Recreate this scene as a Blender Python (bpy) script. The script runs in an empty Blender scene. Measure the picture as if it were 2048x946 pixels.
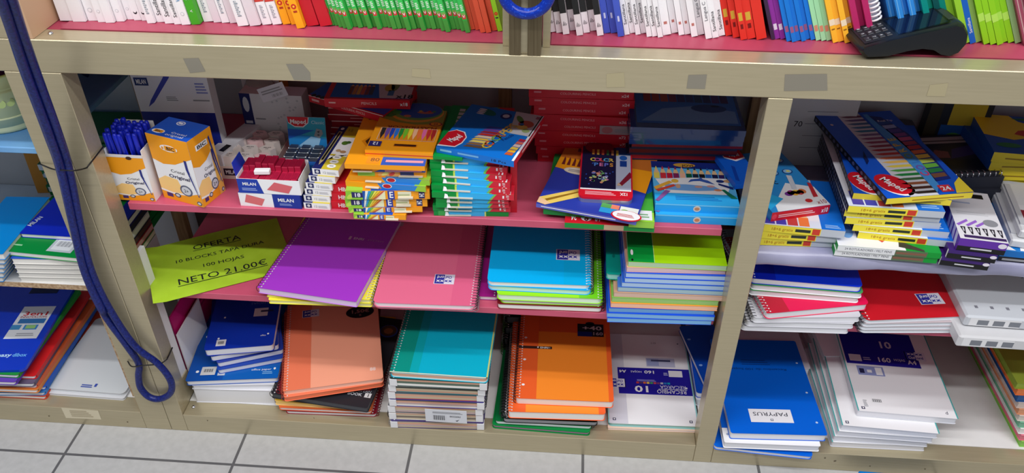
import bpy, math, random
from mathutils import Vector, Matrix
random.seed(7)
scene = bpy.context.scene
COL = scene.collection
PI = math.pi

# ------------------------------------------------------------------ camera
FPX = 1652.704
RX = Vector((0.9972056, 0.0747030, 0.0006312))
RU = Vector((-0.0453613, 0.5987674, 0.7996374))
RF = Vector((-0.0593574, 0.7974315, -0.6004829))
CP = Vector((0.80916, -1.23817, 1.55658))
cd = bpy.data.cameras.new('camera')
cd.sensor_fit = 'HORIZONTAL'
cd.sensor_width = 36.0
cd.lens = 36.0 * FPX / 2048.0
cd.clip_start = 0.02
cam = bpy.data.objects.new('camera', cd)
COL.objects.link(cam)
cam.matrix_world = Matrix(((RX.x, RU.x, -RF.x, CP.x), (RX.y, RU.y, -RF.y, CP.y), (RX.z, RU.z, -RF.z, CP.z), (0, 0, 0, 1)))
scene.camera = cam

# ------------------------------------------------------------------ light
w = bpy.data.worlds.new('shop_air')
scene.world = w
w.use_nodes = True
bg = w.node_tree.nodes['Background']
bg.inputs[0].default_value = (0.97, 0.97, 1.0, 1)
bg.inputs[1].default_value = 0.27

def tube_light(y, z, power):
    l = bpy.data.lights.new('ceiling_tube_light', 'AREA')
    l.shape = 'RECTANGLE'
    l.size = 4.4
    l.size_y = 0.07
    l.energy = power
    l.color = (0.985, 0.985, 1.0)
    o = bpy.data.objects.new('ceiling_tube_light', l)
    o.location = (0.75, y, z)
    COL.objects.link(o)

tube_light(-1.47, 2.62, 63)
tube_light(-0.62, 2.62, 42)

scene.view_settings.view_transform = 'Standard'
scene.view_settings.look = 'None'
scene.view_settings.exposure = 0.0
scene.view_settings.gamma = 1.0
scene.view_settings.use_curve_mapping = False

# ------------------------------------------------------------------ helpers
def at(px, py, z=None, y=None, x=None):
    d = RX * ((px - 1024) / FPX) - RU * ((py - 473) / FPX) + RF
    if z is not None:
        t = (z - CP.z) / d.z
    elif y is not None:
        t = (y - CP.y) / d.y
    else:
        t = (x - CP.x) / d.x
    return CP + d * t

def s2l(c):
    c /= 255.0
    return c / 12.92 if c <= 0.04045 else ((c + 0.055) / 1.055) ** 2.4

MATS = {}
def C(r, g, b, rough=0.42, metal=0.0, alpha=1.0, spec=0.35, trans=0.0, coat=0.0):
    k = (r, g, b, rough, metal, alpha, spec, trans, coat)
    if k in MATS:
        return MATS[k]
    m = bpy.data.materials.new('surface_%d_%d_%d' % (r, g, b))
    m.use_nodes = True
    p = m.node_tree.nodes['Principled BSDF']
    p.inputs['Base Color'].default_value = (s2l(r), s2l(g), s2l(b), 1)
    p.inputs['Roughness'].default_value = rough
    p.inputs['Metallic'].default_value = metal
    p.inputs['Specular IOR Level'].default_value = spec
    p.inputs['Alpha'].default_value = alpha
    p.inputs['Transmission Weight'].default_value = trans
    p.inputs['Coat Weight'].default_value = coat
    MATS[k] = m
    return m

def noisy(name, c1, c2, scale=(1, 1, 1), nscale=8, rough=0.5, metal=0.0, detail=4, bump=0.0, spec=0.35, lo=0.35, hi=0.65):
    m = bpy.data.materials.new(name)
    m.use_nodes = True
    nt = m.node_tree
    p = nt.nodes['Principled BSDF']
    tc = nt.nodes.new('ShaderNodeTexCoord')
    mp = nt.nodes.new('ShaderNodeMapping')
    mp.inputs['Scale'].default_value = scale
    n = nt.nodes.new('ShaderNodeTexNoise')
    n.inputs['Scale'].default_value = nscale
    n.inputs['Detail'].default_value = detail
    r = nt.nodes.new('ShaderNodeValToRGB')
    r.color_ramp.elements[0].position = lo
    r.color_ramp.elements[1].position = hi
    r.color_ramp.elements[0].color = [s2l(v) for v in c1] + [1]
    r.color_ramp.elements[1].color = [s2l(v) for v in c2] + [1]
    L = nt.links.new
    L(tc.outputs['Object'], mp.inputs[0])
    L(mp.outputs[0], n.inputs['Vector'])
    L(n.outputs['Fac'], r.inputs[0])
    L(r.outputs[0], p.inputs['Base Color'])
    p.inputs['Roughness'].default_value = rough
    p.inputs['Metallic'].default_value = metal
    p.inputs['Specular IOR Level'].default_value = spec
    if bump:
        b = nt.nodes.new('ShaderNodeBump')
        b.inputs['Strength'].default_value = bump
        b.inputs['Distance'].default_value = 0.002
        L(n.outputs['Fac'], b.inputs['Height'])
        L(b.outputs[0], p.inputs['Normal'])
    return m

# text outlines, cached: name -> (verts, faces, width), cap height 1
TXT = {}
def text_shape(s, bold=False):
    k = (s, bold)
    if k in TXT:
        return TXT[k]
    cu = bpy.data.curves.new('lettering', 'FONT')
    cu.body = s
    cu.resolution_u = 2
    if bold:
        cu.offset = 0.022
    ob = bpy.data.objects.new('lettering', cu)
    me = ob.to_mesh()
    sc = 1 / 0.70
    vs = [(v.co.x * sc, v.co.y * sc) for v in me.vertices]
    fs = [tuple(p.vertices) for p in me.polygons]
    ob.to_mesh_clear()
    bpy.data.objects.remove(ob)
    bpy.data.curves.remove(cu)
    wd = max([v[0] for v in vs] or [0])
    TXT[k] = (vs, fs, wd)
    return TXT[k]

class Face:
    """A printable face: normalised u,v over a parallelogram, drawn a hair above it."""
    def __init__(s, mb, O, U, V):
        s.mb = mb; s.O = Vector(O); s.U = Vector(U); s.V = Vector(V)
        s.N = s.U.cross(s.V).normalized()
        s.w = s.U.length; s.h = s.V.length
    def p(s, u, v, l=1):
        return s.O + s.U * u + s.V * v + s.N * (0.00022 * l)
    def poly(s, pts, m, l=1):
        s.mb.add([s.p(u, v, l) for u, v in pts], [tuple(range(len(pts)))], m)
    def rect(s, a, b, c, d, m, l=1):
        s.poly([(a, b), (c, b), (c, d), (a, d)], m, l)
    def ell(s, u, v, ru, rv, m, l=1, n=18, rot=0.0):
        ru *= s.w; rv *= s.h
        pts = []
        for i in range(n):
            a = 2 * PI * i / n
            x, y = ru * math.cos(a), rv * math.sin(a)
            pts.append((u + (x * math.cos(rot) - y * math.sin(rot)) / s.w, v + (x * math.sin(rot) + y * math.cos(rot)) / s.h))
        s.poly(pts, m, l)
    def text(s, t, u, v, h, m, l=3, w=None, rot=0.0, al='c', bold=False):
        vs, fs, wd = text_shape(t, bold)
        hh = h * s.h
        sx = hh if w is None else w * s.w / max(wd, 1e-6)
        W = wd * sx
        ox = {'c': -W / 2, 'l': 0, 'r': -W}[al]
        oy = -hh / 2
        ca, sa = math.cos(rot), math.sin(rot)
        out = []
        for x, y in vs:
            X = x * sx + ox; Y = y * hh + oy
            out.append(s.p(u + (X * ca - Y * sa) / s.w, v + (X * sa + Y * ca) / s.h, l))
        s.mb.add(out, fs, m)
    def lines(s, a, b, c, d, n, m, l=2, fill=0.5, rag=True):
        st = (d - b) / n
        for i in range(n):
            e = c - (c - a) * (0.25 * ((i * 37) % 7) / 7 if rag else 0)
            s.rect(a, b + i * st, e, b + i * st + st * fill, m, l)
    def bars(s, a, b, c, d, m, bgm, n=16, l=2):
        s.rect(a, b, c, d, bgm, l)
        st = (c - a) * 0.86 / n
        x = a + (c - a) * 0.07
        for i in range(n):
            s.rect(x + i * st, b + (d - b) * 0.2, x + i * st + st * (0.3 + 0.35 * ((i * 5) % 3) / 2), d - (d - b) * 0.1, m, l + 1)

class MB:
    def __init__(s):
        s.v = []; s.f = []; s.fm = []; s.mats = []; s.M = None; s.sm = set()
    def mi(s, m):
        if m not in s.mats:
            s.mats.append(m)
        return s.mats.index(m)
    def add(s, vs, fs, m, smooth=False):
        o = len(s.v)
        if s.M is not None:
            vs = [s.M @ Vector(v) for v in vs]
        s.v += [tuple(v) for v in vs]
        k = s.mi(m)
        for f in fs:
            if smooth:
                s.sm.add(len(s.f))
            s.f.append(tuple(i + o for i in f)); s.fm.append(k)
    def box(s, x0, y0, z0, x1, y1, z1, m, b=0.0, **fm):
        if b > 0:
            return s.rbox(x0, y0, z0, x1, y1, z1, m, b)
        v = [(x0, y0, z0), (x1, y0, z0), (x1, y1, z0), (x0, y1, z0), (x0, y0, z1), (x1, y0, z1), (x1, y1, z1), (x0, y1, z1)]
        F = {'bottom': (0, 3, 2, 1), 'top': (4, 5, 6, 7), 'front': (0, 1, 5, 4), 'right': (1, 2, 6, 5), 'back': (2, 3, 7, 6), 'left': (3, 0, 4, 7)}
        for k, f in F.items():
            if fm.get(k, 1) is None:
                continue
            s.add([v[i] for i in f], [(0, 1, 2, 3)], fm.get(k, m))
    def rbox(s, x0, y0, z0, x1, y1, z1, m, b):
        # chamfered box
        vs = []; idx = {}
        for ix, x in enumerate((x0, x1)):
            for iy, y in enumerate((y0, y1)):
                for iz, z in enumerate((z0, z1)):
                    sx = 1 if ix == 0 else -1; sy = 1 if iy == 0 else -1; sz = 1 if iz == 0 else -1
                    for ax in range(3):
                        q = [x + sx * b, y + sy * b, z + sz * b]
                        q[ax] = (x, y, z)[ax]
                        idx[(ix, iy, iz, ax)] = len(vs); vs.append(q)
        fs = []
        for ax in range(3):
            o = [a for a in range(3) if a != ax]
            for side in (0, 1):
                q = []
                for a, c in ((0, 0), (1, 0), (1, 1), (0, 1)):
                    t = [0, 0, 0]; t[ax] = side; t[o[0]] = a; t[o[1]] = c
                    q.append(idx[tuple(t) + (ax,)])
                flip = (side == 0) != (ax == 1)
                fs.append(tuple(q[::-1]) if flip else tuple(q))
        for ax in range(3):          # edges running along ax
            o = [a for a in range(3) if a != ax]
            for a in (0, 1):
                for c in (0, 1):
                    def key(e, n):
                        t = [0, 0, 0]; t[ax] = e; t[o[0]] = a; t[o[1]] = c
                        return idx[tuple(t) + (n,)]
                    fs.append((key(0, o[0]), key(1, o[0]), key(1, o[1]), key(0, o[1])))
        for ix in (0, 1):
            for iy in (0, 1):
                for iz in (0, 1):
                    fs.append(tuple(idx[(ix, iy, iz, a)] for a in range(3)))
        s.add(vs, fs, m)
    def prism(s, pts, z0, z1, m, side=None, bot=None):
        n = len(pts)
        s.add([(x, y, z1) for x, y in pts], [tuple(range(n))], m)
        s.add([(x, y, z0) for x, y in pts], [tuple(range(n))[::-1]], bot or m)
        s.add([(x, y, z0) for x, y in pts] + [(x, y, z1) for x, y in pts], [(i, (i + 1) % n, n + (i + 1) % n, n + i) for i in range(n)], side or m)
    def extrude(s, prof, axis, a, b, m):
        # polygon profile (p,q) swept along axis from a to b
        n = len(prof)
        def mk(t, p, q):
            return {'x': (t, p, q), 'y': (p, t, q), 'z': (p, q, t)}[axis]
        va = [mk(a, *p) for p in prof]; vb = [mk(b, *p) for p in prof]
        s.add(va + vb, [(i, (i + 1) % n, n + (i + 1) % n, n + i) for i in range(n)] + [tuple(range(n))[::-1], tuple(range(n, 2 * n))], m)
    def tube(s, pts, r, m, n=8, closed=False, caps=True):
        pts = [Vector(p) for p in pts]
        N = len(pts); rings = []
        up = None
        for i, p in enumerate(pts):
            if closed:
                t = (pts[(i + 1) % N] - pts[i - 1]).normalized()
            else:
                t = (pts[min(i + 1, N - 1)] - pts[max(i - 1, 0)]).normalized()
            if up is None:
                up = t.orthogonal().normalized()
            up = (up - t * up.dot(t)).normalized()
            sd = t.cross(up)
            rr = r[i] if isinstance(r, (list, tuple)) else r
            rings.append([p + (up * math.cos(2 * PI * k / n) + sd * math.sin(2 * PI * k / n)) * rr for k in range(n)])
        vs = [v for rg in rings for v in rg]
        fs = []
        for i in range(N if closed else N - 1):
            j = (i + 1) % N
            for k in range(n):
                l = (k + 1) % n
                fs.append((i * n + k, i * n + l, j * n + l, j * n + k))
        if not closed and caps:
            fs.append(tuple(range(n))[::-1]); fs.append(tuple(range((N - 1) * n, N * n)))
        s.add(vs, fs, m, smooth=True)
    def lathe(s, prof, m, n=32, c=(0, 0), smooth=True):
        vs = []; fs = []
        for r, z in prof:
            for k in range(n):
                a = 2 * PI * k / n
                vs.append((c[0] + r * math.cos(a), c[1] + r * math.sin(a), z))
        for i in range(len(prof) - 1):
            for k in range(n):
                l = (k + 1) % n
                fs.append((i * n + k, i * n + l, (i + 1) * n + l, (i + 1) * n + k))
        s.add(vs, fs, m, smooth)
    def face(s, which, W, L, H, flip=False, o=(0, 0, 0)):
        X, Y, Z = Vector((W, 0, 0)), Vector((0, L, 0)), Vector((0, 0, H))
        o = Vector(o)
        O, U, V = {'top': (Z, X, Y), 'topflip': (Z + X + Y, -X, -Y), 'topccw': (Z + X, Y, -X), 'topcw': (Z + Y, -Y, X),
                   'front': (Vector(), X, Z), 'frontflip': (X + Z, -X, -Z), 'right': (X, Y, Z), 'left': (Y, -Y, Z), 'back': (X + Y, -X, Z)}[which]
        return Face(s, o + O, U, V)
    def build(s, name, parent=None, loc=None, rz=0.0):
        me = bpy.data.meshes.new(name)
        me.from_pydata(s.v, [], s.f)
        for m in s.mats:
            me.materials.append(m)
        me.polygons.foreach_set('material_index', s.fm)
        if s.sm:
            me.polygons.foreach_set('use_smooth', [i in s.sm for i in range(len(s.f))])
        me.update()
        ob = bpy.data.objects.new(name, me)
        COL.objects.link(ob)
        if parent is not None:
            ob.parent = parent
        if loc is not None:
            ob.location = loc
        ob.rotation_euler = (0, 0, rz)
        return ob

def tag(o, label=None, cat=None, group=None, kind=None):
    if label: o['label'] = label
    if cat: o['category'] = cat
    if group: o['group'] = group
    if kind: o['kind'] = kind
    return o

def thing(name, loc, rz, label, cat, group=None):
    o = bpy.data.objects.new(name, None)
    o.empty_display_size = 0.02
    COL.objects.link(o)
    o.location = loc
    o.rotation_euler = (0, 0, rz)
    return tag(o, label, cat, group)

def copy_tree(o, parent=None):
    c = o.copy()
    COL.objects.link(c)
    if parent is not None:
        c.parent = parent
        c.matrix_parent_inverse = o.matrix_parent_inverse.copy()
    for ch in list(o.children):
        copy_tree(ch, c)
    return c

def rrect(x0, y0, x1, y1, r, n=4, corners='abcd'):
    pts = []
    for k, (cx, cy, a0) in enumerate(((x0, y0, PI), (x1, y0, 1.5 * PI), (x1, y1, 0), (x0, y1, 0.5 * PI))):
        ix = cx + (r if k in (0, 3) else -r); iy = cy + (r if k in (0, 1) else -r)
        if r <= 0 or 'abcd'[k] not in corners:
            pts.append((cx, cy)); continue
        for i in range(n + 1):
            a = a0 + 0.5 * PI * i / n
            pts.append((ix + r * math.cos(a), iy + r * math.sin(a)))
    return pts

def pose(FL, FR, z):
    a = at(*FL, z=z); b = at(*FR, z=z)
    d = b - a
    return a.x, a.y, math.atan2(d.y, d.x), d.length

# common colours
WHITE = C(238, 238, 240, 0.55); PAPER = C(226, 227, 232, 0.8); BLACK = C(18, 18, 22, 0.4); NAVY = C(22, 34, 120, 0.4)
INK = C(25, 25, 35, 0.6); GREY = C(150, 152, 158, 0.6); LGREY = C(205, 206, 210, 0.6); RED = C(205, 22, 40, 0.4)
STEEL = C(190, 190, 195, 0.25, 1.0); DARKWIRE = C(60, 60, 66, 0.35, 0.6); YEL = C(246, 214, 60, 0.4); ORANGE = C(240, 150, 25, 0.4)

# ------------------------------------------------------------------ materials of the place
M_metal = noisy('champagne_metal', (182, 171, 141), (187, 176, 146), (1.5, 30, 30), 7, 0.30, 0.45, spec=0.5, detail=2)
M_pink = noisy('pink_laminate', (194, 82, 108), (200, 88, 114), (1, 1, 1), 14, 0.32, 0, spec=0.4)
M_pinktop = noisy('counter_pink', (166, 62, 86), (176, 70, 94), (1, 1, 1), 9, 0.4)
M_white = noisy('white_laminate', (222, 221, 218), (232, 231, 229), (1, 1, 1), 10, 0.45)
M_chip = noisy('particle_board', (160, 128, 96), (206, 180, 146), (1, 1, 1), 160, 0.8)
M_wood = noisy('strut_wood', (120, 92, 58), (150, 120, 80), (40, 40, 3), 4, 0.6)
M_wall = noisy('painted_wall', (168, 172, 176), (182, 186, 190), (1, 1, 1), 5, 0.7)
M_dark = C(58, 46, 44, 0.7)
M_olive = noisy('olive_channel', (96, 84, 62), (112, 100, 76), (60, 60, 2), 5, 0.4, 0.4)

def floor_material():
    m = bpy.data.materials.new('floor_tile')
    m.use_nodes = True
    nt = m.node_tree; L = nt.links.new
    p = nt.nodes['Principled BSDF']
    tc = nt.nodes.new('ShaderNodeTexCoord')
    n = nt.nodes.new('ShaderNodeTexNoise'); n.inputs['Scale'].default_value = 60; n.inputs['Detail'].default_value = 6
    r = nt.nodes.new('ShaderNodeValToRGB')
    r.color_ramp.elements[0].position = 0.3; r.color_ramp.elements[1].position = 0.7
    r.color_ramp.elements[0].color = (s2l(174), s2l(174), s2l(173), 1); r.color_ramp.elements[1].color = (s2l(184), s2l(184), s2l(183), 1)
    L(tc.outputs['Object'], n.inputs['Vector']); L(n.outputs['Fac'], r.inputs[0])
    br = nt.nodes.new('ShaderNodeTexBrick')
    br.offset = 0.0; br.squash = 1.0
    br.inputs['Scale'].default_value = 1.0
    br.inputs['Brick Width'].default_value = 0.40; br.inputs['Row Height'].default_value = 0.40
    br.inputs['Mortar Size'].default_value = 0.0034; br.inputs['Mortar Smooth'].default_value = 0.1
    br.inputs['Mortar'].default_value = (s2l(92), s2l(92), s2l(94), 1)
    mp = nt.nodes.new('ShaderNodeMapping')
    mp.inputs['Location'].default_value = (0.3177 + 4.0, 0.0882 + 4.0, 0)
    L(tc.outputs['Object'], mp.inputs[0]); L(mp.outputs[0], br.inputs['Vector'])
    L(r.outputs[0], br.inputs['Color1']); L(r.outputs[0], br.inputs['Color2'])
    L(br.outputs['Color'], p.inputs['Base Color'])
    p.inputs['Roughness'].default_value = 0.35
    return m

# ------------------------------------------------------------------ setting
def struct(name, mb):
    return tag(mb.build(name), kind='structure')

ZB, ZM, ZU, ZR, ZC = 0.0565, 0.402, 0.630, 0.930, 0.990      # base board, mid shelf, upper shelf, rail bottom, counter
SY = 0.045                                                    # shelves start behind the posts
YW = 0.42
ZRU, ZRM = 0.585, 0.402                                       # right bay
XA, XB = -0.0585, 1.135                                        # inner faces of the posts

b = MB(); b.box(-2.4, -3.2, -0.02, 3.6, YW, 0.0, floor_material()); struct('floor', b)
b = MB(); b.box(-2.4, YW, 0, 3.6, YW + 0.03, 2.6, M_wall); struct('wall_back', b)

def unit(name, label, x0, x1):
    return thing(name, ((x0 + x1) / 2, 0.0, 0), 0, label, 'shelving')

# the shop shelving: one bolted unit of posts, rail, base, shelves
shelf = thing('shelving_unit', (0.55, 0.2, 0), 0, 'champagne metal wall shelving with pink shelves and a wide counter rail', 'shelving')
def part(name, mb, label=None):
    mb.M = None
    o = mb.build(name, shelf, loc=(-0.55, -0.2, 0))
    if label: o['label'] = label
    return o

b = MB(); b.box(-1.3, 0, ZR, 2.4, 0.0445, ZC, M_metal, b=0.0012); part('counter_rail', b, 'champagne metal rail below the counter')
for (x0, x1) in ((-0.16, -0.0985), (-0.0975, XA), (XB, 1.175)):
    b = MB(); b.box(x0, 0, 0.0, x1, SY, ZR - 0.0005, M_metal, b=0.001); part('post', b)
b = MB(); b.box(-0.15, 0.0, ZC + 0.0005, -0.095, SY, 1.5, M_metal, b=0.001); part('upper_post', b)
for (x0, x1) in ((-1.3, -0.1605), (XA + 0.0005, XB - 0.0005), (1.1755, 2.4)):
    b = MB(); b.box(x0, 0, 0.0, x1, 0.0445, ZB, M_metal, b=0.001)
    part('base_rail', b)
for (x0, x1) in ((-1.3, -0.1), (XA, XB), (1.15, 2.4)):
    b = MB(); b.box(x0, SY, 0.035, x1, YW - 0.002, ZB, M_white); part('base_board', b, 'white base board')
b = MB(); b.box(-0.045, SY, 0.386, 1.13, YW - 0.002, ZM, M_pink, b=0.0006); part('shelf_board', b, 'pink middle shelf')
b = MB(); b.box(-0.047, SY, 0.614, 1.112, YW - 0.002, ZU, M_pink, b=0.0006); part('shelf_board', b, 'pink upper shelf')
b = MB(); b.box(1.176, SY, 0.386, 2.4, YW - 0.002, ZRM, M_pink, b=0.0006); part('shelf_board', b, 'pink shelf of the right bay')
b = MB(); b.box(1.178, SY, 0.568, 2.4, YW - 0.002, 0.582, M_white, b=0.0006); part('shelf_board', b, 'pale upper shelf of the right bay')
b = MB(); b.box(-1.3, SY + 0.005, 0.388, -0.198, YW - 0.002, 0.402, M_white, front=M_chip, right=M_chip); part('shelf_board', b, 'particle board shelf of the left bay')
b = MB(); b.box(-1.3, SY, ZC - 0.016, 2.4, YW - 0.002, ZC - 0.0005, M_pinktop); part('counter_board', b, 'pink counter top')
b = MB(); b.box(-0.2, SY + 0.002, ZB, -0.184, 0.32, 0.386, M_white, front=M_chip); part('partition', b, 'particle board partition')
b = MB(); b.box(-0.0715, SY + 0.001, 0.12, -0.0625, 0.075, 0.50, M_white); part('side_strip', b, 'white strip behind the left post')
b = MB(); b.box(-0.075, SY + 0.0005, ZB, -0.0595, 0.075, 0.13, M_metal); part('bracket', b)
for x in (-0.16, 0.66, 1.2):
    b = MB(); b.box(x, YW - 0.05, ZB, x + 0.028, YW - 0.028, ZC - 0.02, M_wood); part('wooden_strut', b, 'wooden upright at the back')
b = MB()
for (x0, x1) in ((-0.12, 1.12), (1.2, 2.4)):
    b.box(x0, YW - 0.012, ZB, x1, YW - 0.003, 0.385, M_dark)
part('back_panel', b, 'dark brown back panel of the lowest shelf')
# post and door frame standing on the counter
b = MB()
b.box(0.712, 0.0, ZC + 0.0005, 0.7305, 0.05, 1.5, M_olive); b.box(0.7415, 0.0, ZC + 0.0005, 0.763, 0.05, 1.5, M_olive)
b.box(0.7305, 0.006, ZC + 0.0005, 0.7415, 0.05, 1.5, M_metal)
part('grooved_post', b, 'olive grooved post on the counter')
for x0 in (0.699, 0.7645):
    b = MB(); b.box(x0, 0.034, ZC + 0.0005, x0 + 0.012, 0.06, 1.5, M_metal); part('door_frame', b)
b = MB(); b.box(-0.094, 0.002, ZC + 0.0005, -0.086, 0.40, 1.5, C(196, 160, 128, 0.5)); part('end_panel', b, 'light wooden end panel on the counter')
b = MB(); b.box(-0.062, SY, ZC + 0.0005, 0.698, YW - 0.002, ZC + 0.002, M_pinktop); b.box(0.778, SY, ZC + 0.0005, 2.4, YW - 0.002, ZC + 0.002, M_pinktop)
part('counter_cover', b, 'pink counter covering')
ZT = ZC + 0.002
# tape scraps left on the rail
M_tape = C(132, 127, 114, 0.5); M_tape2 = C(166, 156, 124, 0.3)
for pts, m in (([(366, 117), (397, 116), (411, 143), (380, 146)], M_tape), ([(572, 128), (605, 128), (620, 145), (621, 161), (588, 160)], M_tape),
               ([(824, 137), (859, 139), (862, 157), (824, 153)], M_tape2), ([(1213, 148), (1248, 145), (1250, 174), (1213, 175)], M_tape2),
               ([(1377, 150), (1414, 149), (1410, 178), (1373, 177)], M_tape), ([(1570, 149), (1654, 148), (1655, 181), (1568, 182)], M_tape), ([(1860, 170), (1897, 166), (1890, 193), (1853, 192)], M_tape2)):
    b = MB(); q = [at(x, y, y=-0.0004) for x, y in pts]
    b.add(q, [tuple(range(len(q)))], m); o = part('tape_scrap', b)
b = MB()
q = [at(x, y, y=-0.0004) for x, y in ((122, 815), (196, 821), (203, 839), (132, 836))]
b.add(q, [(0, 1, 2, 3)], C(214, 204, 176, 0.6))
fc = Face(b, q[3], q[2] - q[3], q[0] - q[3]); fc.lines(0.2, 0.2, 0.8, 0.85, 4, C(180, 168, 140, 0.6))
part('paper_tag', b, 'cream paper tag on the base rail')
# worn marks and screws on the metal
for (x, y, r) in ((98, 832, 3), (255, 844, 2.5), (415, 841, 2), (628, 836, 1.6), (1225, 915, 4), (1650, 916, 3), (1670, 922, 5), (1740, 932, 2), (1850, 938, 2.5)):
    b = MB(); P = at(x, y, y=-0.0003); f = Face(b, P, (0.004 * r / 3, 0, 0), (0, 0, 0.003)); f.ell(0, 0, 0.5, 0.6, C(98, 86, 66, 0.7), 1, 8, 0.4)
    part('worn_mark', b)
for (x, y, z) in ((101, 67, ZC), (387, 814, ZB)):
    P = at(x, y, z=z); b = MB(); b.lathe([(0.0001, 0.0035), (0.003, 0.003), (0.0045, 0.0005)], STEEL, 14, (P.x, P.y)); b.v = [(v[0], v[1], v[2] + z) for v in b.v]; part('screw', b)

# ------------------------------------------------------------------ notebooks and pads
def castle_badge(f, u, v, w, h, flip=True):
    """small blue and white badge with lettering and a star row"""
    a, b, c, d = u - w / 2, v - h / 2, u + w / 2, v + h / 2
    f.rect(a - w * .04, b - h * .04, c + w * .04, d + h * .04, C(225, 225, 235), 2)
    f.rect(a, b, u, d, C(50, 52, 160), 3); f.rect(u, b, c, d, C(228, 228, 240), 3)
    s = -1 if flip else 1
    r = PI if flip else 0
    lc, rc = WHITE, C(50, 52, 160)
    if flip:
        f.text('Oxf', u + w * .21, v + h * .2, h * .3, rc, 4, w=w * .36, rot=r, bold=True)
        f.text('ord', u - w * .21, v + h * .2, h * .3, lc, 4, w=w * .36, rot=r, bold=True)
    else:
        f.text('Oxf', u - w * .21, v - h * .2, h * .3, lc, 4, w=w * .36, bold=True)
        f.text('ord', u + w * .21, v - h * .2, h * .3, rc, 4, w=w * .36, bold=True)
    vv = v - s * -1 * h * .16 * (-1 if flip else 1) if False else (v - h * .22 if flip else v + h * .22)
    for i, k in enumerate((-.32, -.11, .11, .32)):
        m = lc if k < 0 else rc
        q = w * .1
        f.poly([(u + k * w - q, vv - h * .14), (u + k * w, vv - h * .05), (u + k * w + q, vv - h * .14), (u + k * w + q * .5, vv + h * .02), (u + k * w + q, vv + h * .15),
                (u + k * w, vv + h * .07), (u + k * w - q, vv + h * .15), (u + k * w - q * .5, vv + h * .02)], m, 4)

def rings(mb, x, L, T, m, pitch=0.0085, side=-1, r=0.00085):
    n = int(L / pitch)
    for i in range(n):
        t = pitch * (i + 0.6)
        pts = []
        for k in range(10):
            a = 2 * PI * k / 10
            pts.append((x + side * 0.0005 + 0.0085 * math.cos(a), t + 0.0016 * math.sin(a), T / 2 + (T / 2 + 0.0009) * math.sin(a)))
        mb.tube(pts, r, m, n=4, closed=True)

def notebook(name, label, cat, FL, FR, zt, T, cover, L=0.297, pages=PAPER, back=None, wire=None, side='left', art=None, group=None,
             rnd=0.007, W=None, strips=None, ang=None, inset=0.0015, ct=0.0007, holes=None):
    holes = holes or C(214, 214, 216)
    x, y, a, w = pose(FL, FR, zt)
    if W: w = W
    if ang is not None: a = ang
    root = thing(name, (x, y, zt - T), a, label, cat, group)
    nb = MB()
    if strips:                                   # pages in tinted sections, listed bottom to top
        n = len(strips); hh = (T - 2 * ct) / n
        for i, m in enumerate(strips):
            nb.prism(rrect(inset, inset, w - inset, L - inset, rnd), ct + i * hh, ct + (i + 1) * hh, m)
    else:
        nb.prism(rrect(inset, inset, w - inset, L - inset, rnd), ct, T - ct, pages)
    nb.build('pages', root)
    c = MB(); c.prism(rrect(0, 0, w, L, rnd), T - ct, T, cover)
    if art:
        art(c.face('top', w, L, T))
    if wire:                                     # the punched holes along the bound edge
        f = c.face('top', w, L, T)
        for i in range(int(L / .0085)):
            v = .0085 * (i + .5) / L
            u = .0085 / w if side == 'left' else 1 - .0085 / w
            f.rect(u - .0013 / w, v - .0016 / L, u + .0013 / w, v + .0016 / L, holes, 4)
    c.build('cover', root)
    c = MB(); c.prism(rrect(0, 0, w, L, rnd), 0, ct, back or cover); c.build('back_cover', root)
    if wire:
        c = MB()
        f = c.face('top', w, L, T)
        if side == 'left': rings(c, 0.0035, L, T, wire, side=-1)
        elif side == 'right': rings(c, w - 0.0035, L, T, wire, side=1)
        c.build('spiral_binding', root)
    return root

class Stack:
    def __init__(s, z): s.z = z
    def nb(s, name, label, cat, FL, FR, T, cover, **k):
        zt = s.z + T
        s.z = zt + 0.0004
        return notebook(name, label, cat, FL, FR, zt, T, cover, **k)

Z0 = ZB + 0.0004
# ---- lowest shelf, middle bay: blue loose-leaf pads
S = Stack(Z0)
S.nb('paper_ream', 'white paper ream lying on the base board under the blue pads by the left post', 'paper ream', (384, 778), (545, 782), 0.046, PAPER, rnd=0.002)
S.nb('paper_pad', 'thin added pad, greyed to paint the shade directly under the large blue pad', 'paper pad', (384, 772), (548, 770), 0.011, LGREY, rnd=0.002)  # added layer, its grey cover paints the shade below the blue pad
def art(f):
    f.rect(.40, 0, 1, 1, C(0, 92, 178, .35), 1)
    f.ell(.10, .10, .018, .013, WHITE, 2); f.ell(.08, .5, .018, .013, WHITE, 2)
    f.rect(.14, .06, .30, .15, C(205, 205, 205), 2); f.bars(.16, .08, .28, .13, INK, C(205, 205, 205), 12, 3)
    f.rect(.33, .05, .41, .17, C(190, 196, 205), 2)
    f.text('office paper', .80, .10, .02, WHITE, 3, w=.22); f.lines(.82, .05, .93, .085, 2, C(120, 170, 215), 3); f.ell(.945, .105, .012, .012, WHITE, 3)
S.nb('paper_pad', 'large blue loose-leaf pad with two barcode labels beneath the fanned small pads', 'paper pad', (370, 763), (555, 756), 0.014, C(0, 76, 165, .35), art=art, rnd=0.006)
def art2(f):
    f.text('office', .82, .1, .03, WHITE, 3, w=.13)
A5 = C(14, 50, 170, .35)
S.nb('paper_pad', 'small blue pad lowest of the fan on the large blue pad', 'paper pad', (434, 741), (567, 716), 0.013, C(30, 70, 170, .35), L=.21, art=art2)
S.nb('paper_pad', 'small blue pad second from bottom of the fan on the large blue pad', 'paper pad', (433, 727), (567, 699), 0.014, C(40, 62, 160, .35), L=.21, art=art2)
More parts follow.
